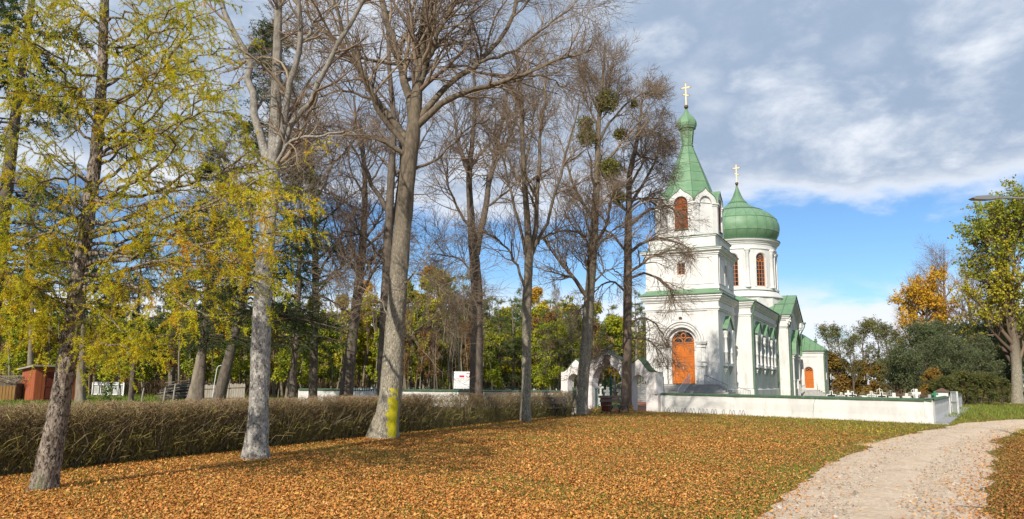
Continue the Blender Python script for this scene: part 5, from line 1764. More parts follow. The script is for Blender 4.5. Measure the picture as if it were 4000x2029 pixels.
_, _, loc6 = bare_tree('tall_tree', 'tall bare tree carrying mistletoe balls, its trunk before the gateway', [(1457, 1045), (1466, 960), (1475, 860), (1482, 760), (1490, 650), (1496, 550), (1502, 450), (1504, 360), (1508, 280), (1516, 200), (1522, 110)], [36, 29, 27, 25, 23, 20, 17, 14, 10, 7, 4],
          [([(1490, 660), (1470, 600), (1420, 580), (1370, 600)], 9, 3, -1), ([(1496, 560), (1460, 500), (1430, 430), (1420, 380)], 10, 4, .6), ([(1505, 360), (1540, 300), (1590, 250), (1630, 230)], 8, 3, .5), ([(1503, 430), (1550, 380), (1590, 330), (1620, 290)], 9, 3, -.6), ([(1508, 300), (1530, 220), (1550, 150)], 7, 2, .6), ([(1508, 290), (1480, 220), (1465, 160)], 7, 2, -.5), ([(1490, 640), (1530, 590), (1570, 560)], 7, 2, -.6),
           ([(1482, 750), (1440, 700), (1400, 690), (1340, 670)], 7, 2, -1), ([(1484, 720), (1530, 680), (1560, 690)], 6, 2, .5), ([(1470, 900), (1440, 880), (1410, 900)], 4, 1, -.5)],
          Y6, 'bark_tan', 61, n1=13, n2=7, n3=5, L1=(1.4, 3.0), L2=(.7, 1.6), L3=(.3, .7), up=.10, crown_t=.3, auto=8)
Y7 = 41.0
bare_tree('tall_tree', 'bare tree with dense drooping twigs beside the gateway and church', [(1574, 1036), (1577, 940), (1578, 830), (1579, 720), (1580, 620), (1582, 520), (1584, 440), (1600, 370), (1610, 300), (1615, 250)], [27, 23, 22, 21, 19, 16, 13, 10, 7, 4],
          [([(1580, 640), (1620, 610), (1670, 600), (1720, 620), (1750, 660)], 10, 2, -1.5), ([(1581, 570), (1630, 530), (1680, 520), (1730, 550)], 10, 3, -.6), ([(1582, 520), (1620, 460), (1650, 400), (1665, 350)], 10, 3, .6), ([(1580, 640), (1540, 590), (1500, 580), (1460, 610)], 8, 2, -1.), ([(1582, 540), (1540, 480), (1530, 420)], 8, 3, .5), ([(1579, 700), (1630, 690), (1680, 720), (1700, 780)], 8, 2, -1), ([(1579, 740), (1540, 710), (1500, 730), (1470, 780)], 7, 2, -.8),
           ([(1578, 820), (1620, 800), (1660, 830), (1690, 880)], 6, 2, -1), ([(1584, 470), (1620, 400), (1625, 330)], 8, 3, -.6), ([(1577, 870), (1600, 850), (1650, 870), (1680, 930)], 5, 2, -1), ([(1577, 880), (1540, 870), (1500, 900)], 5, 2, -.8)],
          Y7, 'bark_brown', 71, n1=13, n2=7, n3=5, L1=(1.2, 2.6), L2=(.7, 1.5), L3=(.35, .8), up=.0, droop=.05, crown_t=.25, auto=12, cols=((.15, .10, .07), (.29, .225, .155)))
# darker trees behind the hedge
bare_tree('tall_tree', 'dark slender bare tree behind the hedge near the end of the long wall', [(788, 1000), (790, 880), (794, 740), (792, 600), (786, 470), (780, 350), (778, 260)], [22, 19, 17, 15, 11, 8, 4],
          [([(794, 740), (850, 680), (900, 660)], 7, 2, -1), ([(792, 640), (740, 580), (700, 500)], 7, 2, 1), ([(788, 520), (830, 430), (850, 340)], 7, 2, -1), ([(792, 800), (740, 770), (690, 790)], 5, 2, -1)],
          38., 'bark_dark', 81, n1=12, n2=7, n3=5, cols=TWD, crown_t=.3, auto=8)
bare_tree('tall_tree', 'dark leaning bare tree behind the hedge beside the picket gate', [(868, 1000), (885, 860), (900, 740), (912, 620), (918, 500), (915, 390), (905, 300)], [32, 27, 23, 19, 14, 9, 5],
          [([(905, 700), (860, 620), (830, 520)], 8, 2, -1), ([(912, 610), (960, 540), (990, 460)], 8, 2, 1), ([(918, 500), (880, 420), (870, 330)], 7, 2, -1), ([(892, 800), (840, 760), (790, 740)], 6, 2, -1), ([(915, 560), (860, 500), (780, 480)], 6, 2, 1)],
          40., 'bark_dark', 91, n1=13, n2=7, n3=5, cols=TWD, crown_t=.3, auto=8)
for xv, lean, wv, Yv, lab, sd, bk in ((482, 34, 26, 44., 'leaning tan trunk rising before the heap of poles', 101, 'bark_wood'), (546, 44, 30, 43., 'dark thick trunk leaning beside the grey board panels', 102, 'bark_dark'), (202, 4, 22, 45., 'tan trunk with a dark root burl close behind the red shed', 103, 'bark_wood'),
                                      (72, 6, 14, 52., 'thin trunk standing behind the low woodshed', 104, 'bark_wood')):
    bare_tree('tall_tree', lab, [(xv, 1008), (xv + lean * .8, 880), (xv + lean * 1.5, 740), (xv + lean * 1.9, 600), (xv + lean * 2.0, 480)], [wv, wv * .8, wv * .65, wv * .45, wv * .2],
              [([(xv + lean * 1.3, 780), (xv + lean * 1.3 - 60, 700), (xv + lean * 1.3 - 90, 640)], 6, 2, 1), ([(xv + lean * 1.5, 720), (xv + lean * 1.5 + 70, 640)], 6, 2, -1)],
              Yv, bk, sd, n1=9, n2=6, n3=4, cols=TWD, crown_t=.4, auto=7)

# mistletoe
for i, (xv, yv, rv, lab) in enumerate(((1527, 255, 36, 'large round olive mistletoe ball, topmost of the bigger ones'), (1473, 312, 24, 'mistletoe ball hanging directly above an equal one'), (1476, 346, 27, 'mistletoe ball hanging directly below an equal one'),
                          (1559, 338, 17, 'small mistletoe ball at the height of the paired balls'), (1533, 425, 30, 'olive mistletoe ball against the upper trunk'), (1556, 498, 21, 'lowest mistletoe ball, low in the crown'), (1596, 262, 11, 'smallest mistletoe ball out on a long branch'))):
    rng = np.random.default_rng(200 + i)
    p = vat(xv, yv, Y6 - .3)
    rr = pxr(rv * 2, Y6)
    e_ = empty('mistletoe_ball', p, 0, lab, 'mistletoe')
    st_ = rng.normal(size=(90, 3)); st_ /= np.linalg.norm(st_, axis=1, keepdims=True)
    P_ = np.stack([st_ * 0, st_ * rr * .5 + rng.normal(size=st_.shape) * .05, st_ * rr * rng.uniform(.8, 1.05, (90, 1)) * [1, 1, .95]], 1)
    v, f, c = pack([(P_, np.full((90, 3), .012))], 3, [((.10, .10, .03), (.16, .15, .04))], rng)
    mesh_np('stems', v, f, M['twig'], e_, c)
    n = int(900 * (rv / 30) ** 2) + 120
    d = rng.normal(size=(n, 3)); d /= np.linalg.norm(d, axis=1, keepdims=True)
    pts = d * rr * (rng.uniform(.25, 1., (n, 1)) ** .6)
    v, f, c = quads(pts, .13, rng, .45, palette([(.13, .13, .016), (.20, .19, .025), (.08, .085, .015), (.26, .23, .04)], n, rng))
    mesh_np('leaves', v, f, M['leaf'], e_, c)

# ================================================================== LARCH
rng = np.random.default_rng(301)
Y1 = float(vgnd(105, 1236)[1])
base1 = vgnd(105, 1236)
lar = empty('larch_tree', base1, 0, 'tall larch with furrowed leaning trunk and yellow-green needles before the hedge', 'tree')
tp = [vat(x, y, Y1) - base1 for x, y in [(105, 1238), (133, 1110), (160, 960), (180, 830), (198, 700), (215, 590), (230, 480), (246, 340), (257, 180), (263, 0), (268, -160)]]
tp[0] = np.array([0, 0, -.08])
LL = [([(232, 520), (330, 470), (420, 400), (500, 330)], -1, 10), ([(238, 470), (340, 400), (470, 330), (560, 300)], .5, 10), ([(245, 400), (330, 330), (430, 250), (540, 200)], 0, 10), ([(250, 310), (330, 240), (420, 160), (480, 60), (490, -40)], -1, 11),
      ([(255, 230), (330, 170), (420, 100), (470, 20)], .5, 9), ([(215, 640), (330, 620), (470, 590), (600, 560), (745, 522)], -1.5, 13), ([(210, 690), (330, 680), (480, 660), (620, 640), (720, 630)], -1.2, 11), ([(222, 600), (320, 575), (430, 560), (560, 500), (660, 450), (755, 410)], -1.6, 13),
      ([(225, 560), (330, 540), (450, 470), (560, 420), (640, 385)], -1, 11), ([(205, 730), (300, 720), (420, 730), (540, 720), (650, 705)], -1, 9), ([(258, 140), (340, 120), (450, 60), (560, 20)], -1, 9), ([(240, 500), (360, 490), (480, 440), (600, 430), (700, 420)], -1.3, 10),
      ([(225, 540), (140, 480), (70, 440), (-10, 470)], -1, 10), ([(215, 620), (140, 600), (60, 570), (-40, 600)], -.5, 10), ([(205, 690), (150, 650), (80, 640), (-20, 660)], .5, 9), ([(245, 380), (180, 300), (110, 250), (40, 220)], -.5, 9), ([(250, 320), (170, 200), (100, 130), (20, 60)], -1, 10),
      ([(258, 180), (190, 90), (120, 40), (60, -20)], 0, 9), ([(165, 870), (120, 840), (60, 800), (0, 760)], -1, 6), ([(190, 790), (120, 740), (50, 700), (-20, 690)], -1, 7), ([(195, 760), (250, 790), (310, 830), (350, 880)], -1, 6), ([(262, 60), (330, 20), (420, -30)], 0, 8), ([(262, 80), (200, 20), (140, -40)], -.4, 8),
      ([(160, 890), (220, 860), (290, 870), (345, 900)], -1., 5), ([(205, 720), (330, 720), (430, 750), (520, 790)], -1.6, 8), ([(210, 660), (330, 650), (450, 680), (560, 690), (690, 720)], -1.9, 9), ([(230, 500), (300, 520), (400, 510), (520, 520), (620, 470)], -2.0, 9), ([(246, 350), (320, 330), (400, 330), (500, 260), (600, 220)], -1.4, 9),
      ([(255, 200), (350, 200), (470, 150), (580, 120)], -1.4, 8), ([(240, 420), (300, 380), (360, 300), (400, 200)], 1., 8), ([(235, 460), (160, 400), (80, 380), (0, 340)], .5, 8), ([(250, 260), (180, 240), (90, 200), (-10, 180)], .6, 8), ([(205, 700), (120, 720), (50, 760), (-20, 830)], -.8, 7), ([(185, 800), (240, 830), (300, 900)], .3, 5),
      ([(222, 590), (340, 560), (470, 530), (600, 500), (700, 480)], -2.2, 10), ([(212, 670), (330, 640), (460, 620), (590, 600), (700, 580)], -2.2, 10), ([(218, 620), (340, 600), (480, 570), (620, 540), (680, 540)], -.6, 9), ([(232, 500), (340, 450), (440, 350), (520, 240)], -2., 9), ([(244, 400), (340, 360), (450, 310), (580, 270)], -2., 9), ([(252, 280), (350, 220), (450, 190), (560, 170)], -2.2, 9),
      ([(246, 370), (330, 290), (400, 190), (440, 90)], -2., 9), ([(205, 710), (300, 690), (400, 660), (520, 640), (610, 650)], -2.2, 8), ([(258, 160), (330, 80), (420, 30), (520, -20)], -2., 8), ([(256, 200), (160, 160), (80, 100), (-20, 120)], -1.6, 9), ([(238, 450), (150, 440), (80, 480), (0, 520)], -1.6, 9), ([(228, 530), (150, 560), (70, 620), (10, 720)], -1.4, 8)]
ls = []
for pts, dY, w0 in LL:
    n = len(pts)
    ls.append(([vat(x, y, Y1 + dY * (i / (n - 1))) - base1 for i, (x, y) in enumerate(pts)], pxr(w0, Y1), pxr(2.2, Y1)))
LP, LR = limb_set(ls, 14, rng, .035)
trunk_mesh('trunk', tp, [pxr(q, Y1) for q in (54, 47, 43, 40, 36, 33, 30, 26, 23, 20, 15)], M['bark_larch'], lar, seed=5, rough=.07, flare=.30, extra=[(LP, LR)], n=28, K=60)
B1 = spawn(LP, LR, 15, .12, 1., (.7, 1.3), (.45, 1.2), 6, rng, up=-.02, wob=.14, rad=.5, rmin=.0035, flat=.65, droop=.03, shrink=.45)
B2 = spawn(*B1, 8, .06, 1., (.5, 1.2), (.14, .42), 4, rng, up=-.16, wob=.14, rad=.6, rmin=.0022, droop=.22)
v, f, c = pack([B1, B2], [4, 3], [((.10, .07, .03), (.20, .145, .05))] * 2, rng)
mesh_np('twigs', v, f, M['twig'], lar, c)
LC = [(.60, .55, .020), (.46, .48, .022), (.72, .58, .022), (.76, .48, .02), (.24, .30, .022), (.76, .34, .018)]
lim_c = palette(LC, len(LP), rng, .1, [.30, .26, .22, .06, .14, .02])
c1 = np.repeat(lim_c, 15, axis=0) * .55 + palette(LC, len(B1[0]), rng, .1, [.28, .24, .2, .1, .12, .06]) * .45
c2 = np.repeat(c1, 8, axis=0) * .6 + palette(LC, len(B2[0]), rng, .12, [.28, .24, .2, .1, .12, .06]) * .4
nd = merge([needles(B2[0], 15, .034, .0038, rng, c2, 3, .6), needles(B1[0], 24, .036, .0046, rng, c1, 3, .4), needles(LP, 40, .036, .004, rng, lim_c, 3, .2, .35)])
mesh_np('needles', nd[0], nd[1], M['needle'], lar, nd[2])
# cones
p, t, _ = along(B1[0], 1, rng, .2, 1.)
p = p[rng.random(len(p)) < .35]
b = MB()
for q in p: b.lathe([(.004, -.014), (.013, -.006), (.013, .008), (.004, .018)], 5, q + [0, 0, .012], cap=False)
tag(b.build('cones', M['bark_dark'], lar), kind='stuff')


# ================================================================== CONIFERS AND WOOD (models built once, then copied)
def conifer(name, h, rmax, seed, cols, bark, label, nb=80, z0=.12, ln=.12, wd=.007, n2=9, dens=14, bare=0., droop=.08, shape=.8, L2f=.42):
    rng = np.random.default_rng(seed)
    e_ = empty(name, (0, 0, 0), 0, label, 'tree')
    tp = [(0, 0, -.1), (rng.normal() * .1, rng.normal() * .1, h * .5), (rng.normal() * .15, rng.normal() * .15, h)]
    trunk_mesh('trunk', tp, [h * .012 + .03, h * .008 + .02, .02], M[bark], e_, n=9, K=14, seed=seed, rough=.04, flare=.25)
    t = np.sort(rng.uniform(z0, .985, nb))
    a = rng.uniform(0, 6.28, nb)
    L_ = rmax * (1 - ((t - z0) / (1 - z0))) ** shape * rng.uniform(.65, 1.1, nb) + .15
    K = 6
    P_ = np.zeros((nb, K, 3))
    for q in range(K):
        s = q / (K - 1)
        P_[:, q, 0] = np.cos(a) * L_ * s; P_[:, q, 1] = np.sin(a) * L_ * s
        P_[:, q, 2] = t * h + L_ * (.12 * s - droop * 4 * s * s * (1 - .4 * s)) 
    P_[:, 1:] += rng.normal(size=P_[:, 1:].shape) * .05
    Rr = (L_ * .012 + .006)[:, None] * np.linspace(1, .3, K)[None]
    C2 = spawn(P_, Rr, n2, .15, 1., (.5, 1.1), (rmax * L2f * .55, rmax * L2f), 4, rng, up=-.06, wob=.12, rmin=.004, flat=.5, droop=droop * .8, shrink=.6)
    v, f, c = pack([(P_, Rr), C2], [4, 3], [((.07, .05, .035), (.13, .10, .07))] * 2, rng)
    mesh_np('branches', v, f, M['twig'], e_, c)
    cb = palette(cols, nb, rng, .15)
    cc = np.repeat(cb, n2, axis=0) * .6 + palette(cols, len(C2[0]), rng, .2) * .4
    m_ = merge([needles(C2[0], dens, ln, wd, rng, cc, 3, .6), needles(P_, dens, ln, wd, rng, cb, 3, .5, .2)])
    mesh_np('crown', m_[0], m_[1], M['needle'], e_, m_[2])
    return e_


def leafy(name, h, rc, seed, cols, bark, label, n0=12, n1=7, n2=5, nl=6, ls=.18, z0=.3, up=.10, wts=None, tr=None, aspect=.8, twc=TWD, L0=None, shape=None, clump=0.):
    rng = np.random.default_rng(seed)
    e_ = empty(name, (0, 0, 0), 0, label, 'tree')
    tp = [(0, 0, -.1), (rng.normal() * .02 * h, rng.normal() * .02 * h, h * .35), (rng.normal() * .03 * h, rng.normal() * .03 * h, h * .7), (rng.normal() * .03 * h, rng.normal() * .03 * h, h * .97)]
    r0 = tr or h * .014 + .02
    o, TP_, TR_ = trunk_mesh('trunk', tp, [r0, r0 * .75, r0 * .45, r0 * .1], M[bark], e_, n=12, K=18, seed=seed, flare=.3)
    P0, R0 = smooth_path(TP_, 16)[None], np.interp(np.linspace(0, 17, 16), np.arange(18), TR_)[None]
    A0 = spawn(P0, R0, n0, z0, .97, (.55, 1.05), (rc * .75, rc * 1.25), 8, rng, up=up, wob=.10, rad=.55, rmin=.012, shrink=.6)
    A1 = spawn(*A0, n1, .25, 1., (.45, 1.0), (rc * .3, rc * .6), 5, rng, up=up * .5, wob=.16, rmin=.008)
    A2_ = spawn(*A1, n2, .2, 1., (.4, .9), (rc * .14, rc * .3), 4, rng, up=up * .3, wob=.2, rmin=.006)
    v, f, c = pack([A0, A1, A2_], [6, 4, 3], [twc] * 3, rng)
    mesh_np('branches', v, f, M['twig'], e_, c)
    if nl:
        cb = palette(cols, len(A0[0]), rng, .1, wts)
        p, t, idx = along(A2_[0], nl, rng, .1, 1.)
        p = p + rng.normal(size=p.shape) * ls * .5
        if clump:
            keep = rng.random(len(A2_[0])) < clump
            p, idx = p[keep[idx]], idx[keep[idx]]
        cc = cb[idx // (n1 * n2)] * .45 + palette(cols, len(p), rng, .2, wts) * .55
        v, f, c = quads(p, ls, rng, aspect, cc, droop=.3)
        mesh_np('crown', v, f, M['leaf'], e_, c)
    return e_


def put(e_, x, y, rz, s, label=None, group=None):
    e_.location = (x, y, 0)
    e_.rotation_euler = (0, 0, rz)
    e_.scale = (s, s, s)
    if label: e_['label'] = label
    if group: e_['group'] = group
    return e_


used = set()


def place(model, xv, Y, s, rz, label=None, group=None):
    e_ = copy_tree(model) if model.name in used else model
    used.add(model.name)
    x = float(vat(xv, 985, Y)[0])
    return put(e_, x, Y, rz, s, label, group)


def place_xy(model, x, y, s, rz, label=None, group=None):
    e_ = copy_tree(model) if model.name in used else model
    used.add(model.name)
    return put(e_, x, y, rz, s, label, group)


SG = [(.045, .075, .022), (.06, .10, .028), (.085, .12, .03), (.035, .06, .018)]
spr = conifer('spruce_tree', 14., 2.9, 401, SG, 'bark_dark', 'dark spruce', nb=115, z0=.23, ln=.10, wd=.011, n2=13, dens=15, droop=.10)
GSP = None
place(spr, -30, 16.5, 1.0, .3, 'dark spruce standing close behind the larch and beside the woodshed')
place(spr, 505, 33., .92, 1.9, 'dark spruce sheltering the white fence panel clearing')
place(spr, 640, 26., 1.12, 3.1, 'tall dark spruce directly behind the spotted grey trunk')
place(spr, 735, 36., .95, 4.6, 'dark spruce between the spotted grey trunk and the long wall')
place(spr, 330, 48., .85, 5.2, 'smaller dark spruce behind the white fence panel')

FG = 'trees of the wood beyond the churchyard'
PN = [(.13, .175, .05), (.17, .21, .055), (.22, .24, .055), (.10, .145, .045)]
pine = conifer('pine_tree', 10., 2.3, 411, PN, 'bark_wood', 'bushy blue-green pine at the edge of the wood', nb=62, z0=.14, ln=.22, wd=.014, n2=7, dens=9, droop=-.02, shape=.6)
pine2 = conifer('pine_tree', 11.5, 2.0, 412, PN, 'bark_wood', 'slender pine at the edge of the wood', nb=52, z0=.3, ln=.22, wd=.014, n2=7, dens=9, droop=-.02, shape=.55)
YC = [(.46, .40, .022), (.34, .35, .022), (.24, .28, .022), (.54, .35, .02)]
yel = leafy('birch_tree', 10.5, 2.0, 421, YC, 'bark_wood', 'yellow-green leafy tree in the wood', n0=20, n1=7, n2=5, nl=8, ls=.24, z0=.15, up=.22)
grn = leafy('birch_tree', 8., 2.0, 422, [(.22, .27, .022), (.30, .34, .022), (.15, .20, .02), (.42, .39, .024)], 'bark_wood', 'green leafy tree low at the edge of the wood', n0=18, n1=7, n2=5, nl=8, ls=.22, z0=.12, up=.1)
ora = leafy('larch_tree', 13.5, 1.5, 423, [(.66, .34, .022), (.56, .36, .022), (.46, .30, .03), (.60, .27, .02)], 'bark_wood', 'tall narrow orange-gold tree rising above the wood', n0=26, n1=6, n2=5, nl=6, ls=.2, z0=.2, up=.1)
pol = leafy('young_tree', 11., 1.3, 424, YC, 'bark_wood', 'thin bare young trunk in the wood', n0=14, n1=5, n2=4, nl=0, z0=.35, up=.35, tr=.075, twc=((.12, .085, .06), (.24, .18, .12)))
pol2 = leafy('young_tree', 9.5, 1.2, 425, YC, 'bark_brown', 'thin brown bare trunk in the wood', n0=14, n1=5, n2=4, nl=0, z0=.3, up=.3, tr=.07, twc=((.13, .085, .055), (.26, .18, .11)))
pol3 = leafy('young_tree', 8., 1.2, 426, [(.20, .10, .03), (.28, .15, .04)], 'bark_wood', 'thin trunk with a few brown leaves in the wood', n0=16, n1=6, n2=4, nl=2, ls=.16, z0=.12, up=.3, tr=.06, twc=((.13, .085, .055), (.26, .18, .11)))
g = random.Random(11)
for xv, Y, s in ((1130, 62, 1.0), (1165, 66, 1.1), (1255, 60, .85), (1290, 64, .95), (1385, 61, .85), (1415, 66, .95), (1235, 70, 1.05), (1440, 60, .7), (1495, 63, .8), (1545, 70, .9)):
    place(pine, xv, Y, s * g.uniform(.92, 1.05), g.uniform(0, 6), 'bushy blue-green pine at the edge of the wood', FG)
for xv, Y, s in ((1145, 72, 1.0), (1310, 70, .95), (1210, 75, 1.05), (1600, 66, .95), (1050, 70, .9), (1640, 76, .9)):
    place(pine2, xv, Y, s * g.uniform(.92, 1.05), g.uniform(0, 6), 'slender pine at the edge of the wood', FG)
for xv, Y, s in ((1060, 66, 1.05), (1090, 62, .8), (1110, 72, 1.1), (1000, 68, 1.0), (930, 70, .95), (860, 66, .9), (560, 60, .85), (430, 62, .9), (250, 66, .9), (120, 64, .85), (40, 60, .85), (1180, 68, .8), (1270, 68, .75), (1360, 64, .75), (690, 62, .8), (1430, 70, .8)):
    place(yel, xv, Y, s * g.uniform(.92, 1.08), g.uniform(0, 6), 'yellow-green leafy tree in the wood', FG)
for xv, Y, s in ((1370, 56, .75), (1400, 58, .8), (720, 55, .8), (760, 58, .7), (640, 58, .85), (480, 60, .8), (360, 62, .8), (150, 60, .85), (20, 57, .8), (830, 62, .8), (960, 64, .75), (1240, 58, .6), (1460, 58, .6), (560, 56, .75), (280, 58, .7), (610, 64, .9), (1110, 60, .6), (1340, 60, .65)):
    place(grn, xv, Y, s * g.uniform(.92, 1.08), g.uniform(0, 6), 'green leafy tree low at the edge of the wood', FG)
for xv, Y, s in ((1085, 74, 1.0), (1355, 70, .80), (1535, 66, .55), (1345, 76, .8), (1560, 72, .6), (900, 76, .9), (1010, 78, .85)):
    place(ora, xv, Y, s, g.uniform(0, 6), 'tall narrow orange-gold tree rising above the wood', FG)
for i in range(62):
    xv = g.uniform(330, 1500)
    place((pol, pol2, pol3)[i % 3], xv, g.uniform(57, 72), g.uniform(.75, 1.1), g.uniform(0, 6), ('thin bare young trunk in the wood', 'thin brown bare trunk in the wood', 'thin trunk with a few brown leaves in the wood')[i % 3], FG)
for i in range(26):
    xv = g.uniform(980, 1220)
    place((pol2, pol3, pol)[i % 3], xv, g.uniform(54, 62), g.uniform(.65, .95), g.uniform(0, 6), ('thin brown bare trunk in the wood', 'thin trunk with a few brown leaves in the wood', 'thin bare young trunk in the wood')[i % 3], FG)
for i in range(24):
    xv = g.uniform(-40, 330)
    place((pol3, pol)[i % 2], xv, g.uniform(56, 70), g.uniform(.6, .9), g.uniform(0, 6), ('thin trunk with a few brown leaves in the wood', 'thin bare young trunk in the wood')[i % 2], FG)

for i in range(34):
    xv = (i + g.random()) * 48 - 60
    place((yel, grn, yel, grn, pine)[i % 5], xv, g.uniform(64, 74), g.uniform(.75, 1.0), g.uniform(0, 6), ('yellow-green leafy tree in the wood', 'green leafy tree low at the edge of the wood', 'yellow-green leafy tree in the wood', 'green leafy tree low at the edge of the wood', 'bushy blue-green pine at the edge of the wood')[i % 5], FG)

# the depth of the wood: far trunks and undergrowth that read as one mass
rng = np.random.default_rng(500)
n = 900
x = rng.uniform(-75, 22, n); y = rng.uniform(74, 112, n)
hh = rng.uniform(5, 10, n)
PT = np.stack([np.stack([x, y, 0 * x], 1), np.stack([x + rng.normal(size=n) * .2, y, hh * .5], 1), np.stack([x + rng.normal(size=n) * .5, y, hh], 1)], 1)
RT = np.outer(rng.uniform(.06, .15, n), [1, .7, .3])
v1, f1, c1_ = pack([(PT, RT)], 4, [((.07, .052, .04), (.17, .13, .09))], rng)
tag(mesh_np('far_wood_trunks', v1, f1, M['twig'], None, c1_), kind='stuff')
n = 75000
x = rng.uniform(-80, 24, n); y = rng.uniform(76, 112, n)
z = np.where(rng.random(n) < .3, rng.uniform(0, 2.6, n), 2.2 + 7.2 * rng.beta(1.6, 1.5, n)) * (1 + .14 * np.sin(x * .33) + .1 * np.sin(x * .9 + 2))
cc = palette([(.20, .14, .05), (.30, .27, .04), (.22, .25, .04), (.32, .19, .05), (.44, .37, .04), (.28, .31, .04)], n, rng, .2)
v, f, c = quads(np.stack([x, y, z], 1), .5, rng, .8, cc)
tag(mesh_np('far_wood_foliage', v, f, M['leaf'], None, c), kind='stuff')
n = 24000                                    # brambles and dead stems on the wood's floor
x = rng.uniform(-55, 6, n); y = rng.uniform(66, 86, n)
y = np.where(x > -15, y * .4 + 51, y)
P_ = np.zeros((n, 3, 3)); P_[:, 0] = np.stack([x, y, 0 * x], 1)
a = rng.normal(size=(n, 2)) * .35; hz = rng.uniform(.3, 1.7, n)
P_[:, 1] = P_[:, 0] + np.stack([a[:, 0] * .4, a[:, 1] * .4, hz * .6], 1); P_[:, 2] = P_[:, 0] + np.stack([a[:, 0], a[:, 1], hz], 1)
v, f, c = pack([(P_, np.tile([.016, .013, .007], (n, 1)))], 3, [((.12, .065, .035), (.25, .17, .09))], rng)
tag(mesh_np('undergrowth', v, f, M['twig'], None, c), kind='stuff')

# ================================================================== TREES ON THE RIGHT
R1p = np.array([47.6, 67.5])
big = leafy('maple_tree', 20.0, 7.6, 601, [(.28, .29, .022), (.21, .25, .02), (.38, .34, .024), (.15, .19, .018), (.46, .36, .025)], 'bark_tan', 'huge yellow-green tree towering over the end of the road', n0=34, n1=11, n2=7, nl=13, ls=.25, z0=.16, up=.20, tr=.58, clump=.66)
place_xy(big, R1p[0], R1p[1], .90, 0.5)
om = leafy('maple_tree', 13.8, 4.9, 602, [(.66, .34, .022), (.62, .38, .025), (.50, .24, .02), (.46, .36, .025)], 'bark_brown', 'orange-gold autumn maple rising behind the dark green bushes', n0=34, n1=9, n2=7, nl=8, ls=.23, z0=.22, up=.16, clump=.55)
place(om, 2345, 80., .95, 1.0)
bt = leafy('tall_tree', 15.5, 4.4, 603, [(.45, .2, .02)], 'bark_brown', 'bare reddish-twigged tree behind the orange maple', n0=26, n1=10, n2=8, nl=0, z0=.25, up=.16, twc=((.17, .11, .085), (.30, .20, .15)))
place(bt, 2395, 86., 1.22, .4, 'bare reddish-twigged tree behind the orange maple')
place(bt, 2450, 90., 1.2, 2.4, 'bare reddish-twigged tree between the orange maple and the huge tree')
place(bt, 2310, 92., 1.05, 3.4, 'smaller bare tree behind the orange maple, towards the church')
# dark willow-like bushes
BC = [(.10, .13, .055), (.13, .165, .065), (.17, .20, .08), (.07, .095, .04)]
bu = leafy('willow_bush', 7.8, 3.6, 611, BC, 'bark_dark', 'dark green willow bush', n0=34, n1=10, n2=7, nl=7, ls=.22, z0=.05, up=.12, aspect=.42, clump=.8)
bu2 = leafy('willow_bush', 6.2, 3.2, 612, BC + [(.10, .11, .05)], 'bark_dark', 'dark green willow bush', n0=32, n1=10, n2=7, nl=7, ls=.20, z0=.04, up=.12, aspect=.42, clump=.8)
WG = 'dark willow bushes beyond the graves'
for xv, Y, s, m_ in ((2310, 68, .80, bu), (2370, 72, .86, bu), (2430, 70, .82, bu), (2490, 74, .86, bu), (2260, 72, .75, bu2), (2345, 64, .8, bu2), (2410, 64, .85, bu2), (2465, 66, .85, bu2), (2530, 78, 1.0, bu), (2585, 80, 1.05, bu), (2520, 72, .8, bu2)):
    place(m_, xv, Y, s, g.uniform(0, 6), 'dark green willow bush in the thicket beyond the graves', WG)
lowb = leafy('low_shrub', 2.3, 1.5, 613, [(.06, .085, .025), (.11, .12, .035), (.16, .14, .03)], 'bark_dark', 'low green shrub', n0=22, n1=8, n2=5, nl=7, ls=.16, z0=.03, up=.1, aspect=.5)
for xv, Y, s in ((2385, 58, .8), (2420, 60, .95), (2450, 60, .9), (2485, 61, .9), (2515, 62, .8), (2360, 60, .7)):
    place(lowb, xv, Y, s, g.uniform(0, 6), 'low green shrub at the foot of the willow thicket', 'low shrubs at the foot of the thicket')
obush = leafy('low_shrub', 3.2, 1.7, 614, [(.28, .15, .03), (.22, .14, .03), (.16, .12, .03), (.33, .2, .03)], 'bark_dark', 'russet shrub', n0=22, n1=8, n2=5, nl=6, ls=.18, z0=.03, up=.1)
for xv, Y, s in ((2095, 100, 1.5), (2125, 104, 1.3), (2160, 100, 1.2), (2200, 102, 1.15), (2235, 96, 1.2), (2345, 61, .75), (2280, 92, 1.3)):
    place(obush, xv, Y, s, g.uniform(0, 6), 'russet autumn shrub along the far edge of the graves', 'russet shrubs beyond the graves')
ash = leafy('ash_tree', 9.6, 3.0, 621, [(.13, .15, .04), (.17, .18, .045), (.10, .12, .04), (.20, .18, .05)], 'bark_dark', 'thin olive-leaved tree', n0=20, n1=8, n2=6, nl=5, ls=.22, z0=.15, up=.24, clump=.55, aspect=.5)
for xv, Y, s in ((2088, 106, 1.0), (2118, 100, .96), (2148, 98, .82), (2180, 102, 1.04), (2212, 104, 1.08), (2242, 98, .98), (2268, 104, .92)):
    place(ash, xv, Y, s, g.uniform(0, 6), 'slender olive-leaved tree standing beyond the graves', 'slender trees beyond the graves')

# ================================================================== HEDGE
rng = np.random.default_rng(701)
he = empty('hedge', HB, 0, 'long clipped leafless hedge of brown and yellow-green twigs along the tree row', 'hedge')
HLen = 27.0
T_, H_ = .85, 1.17


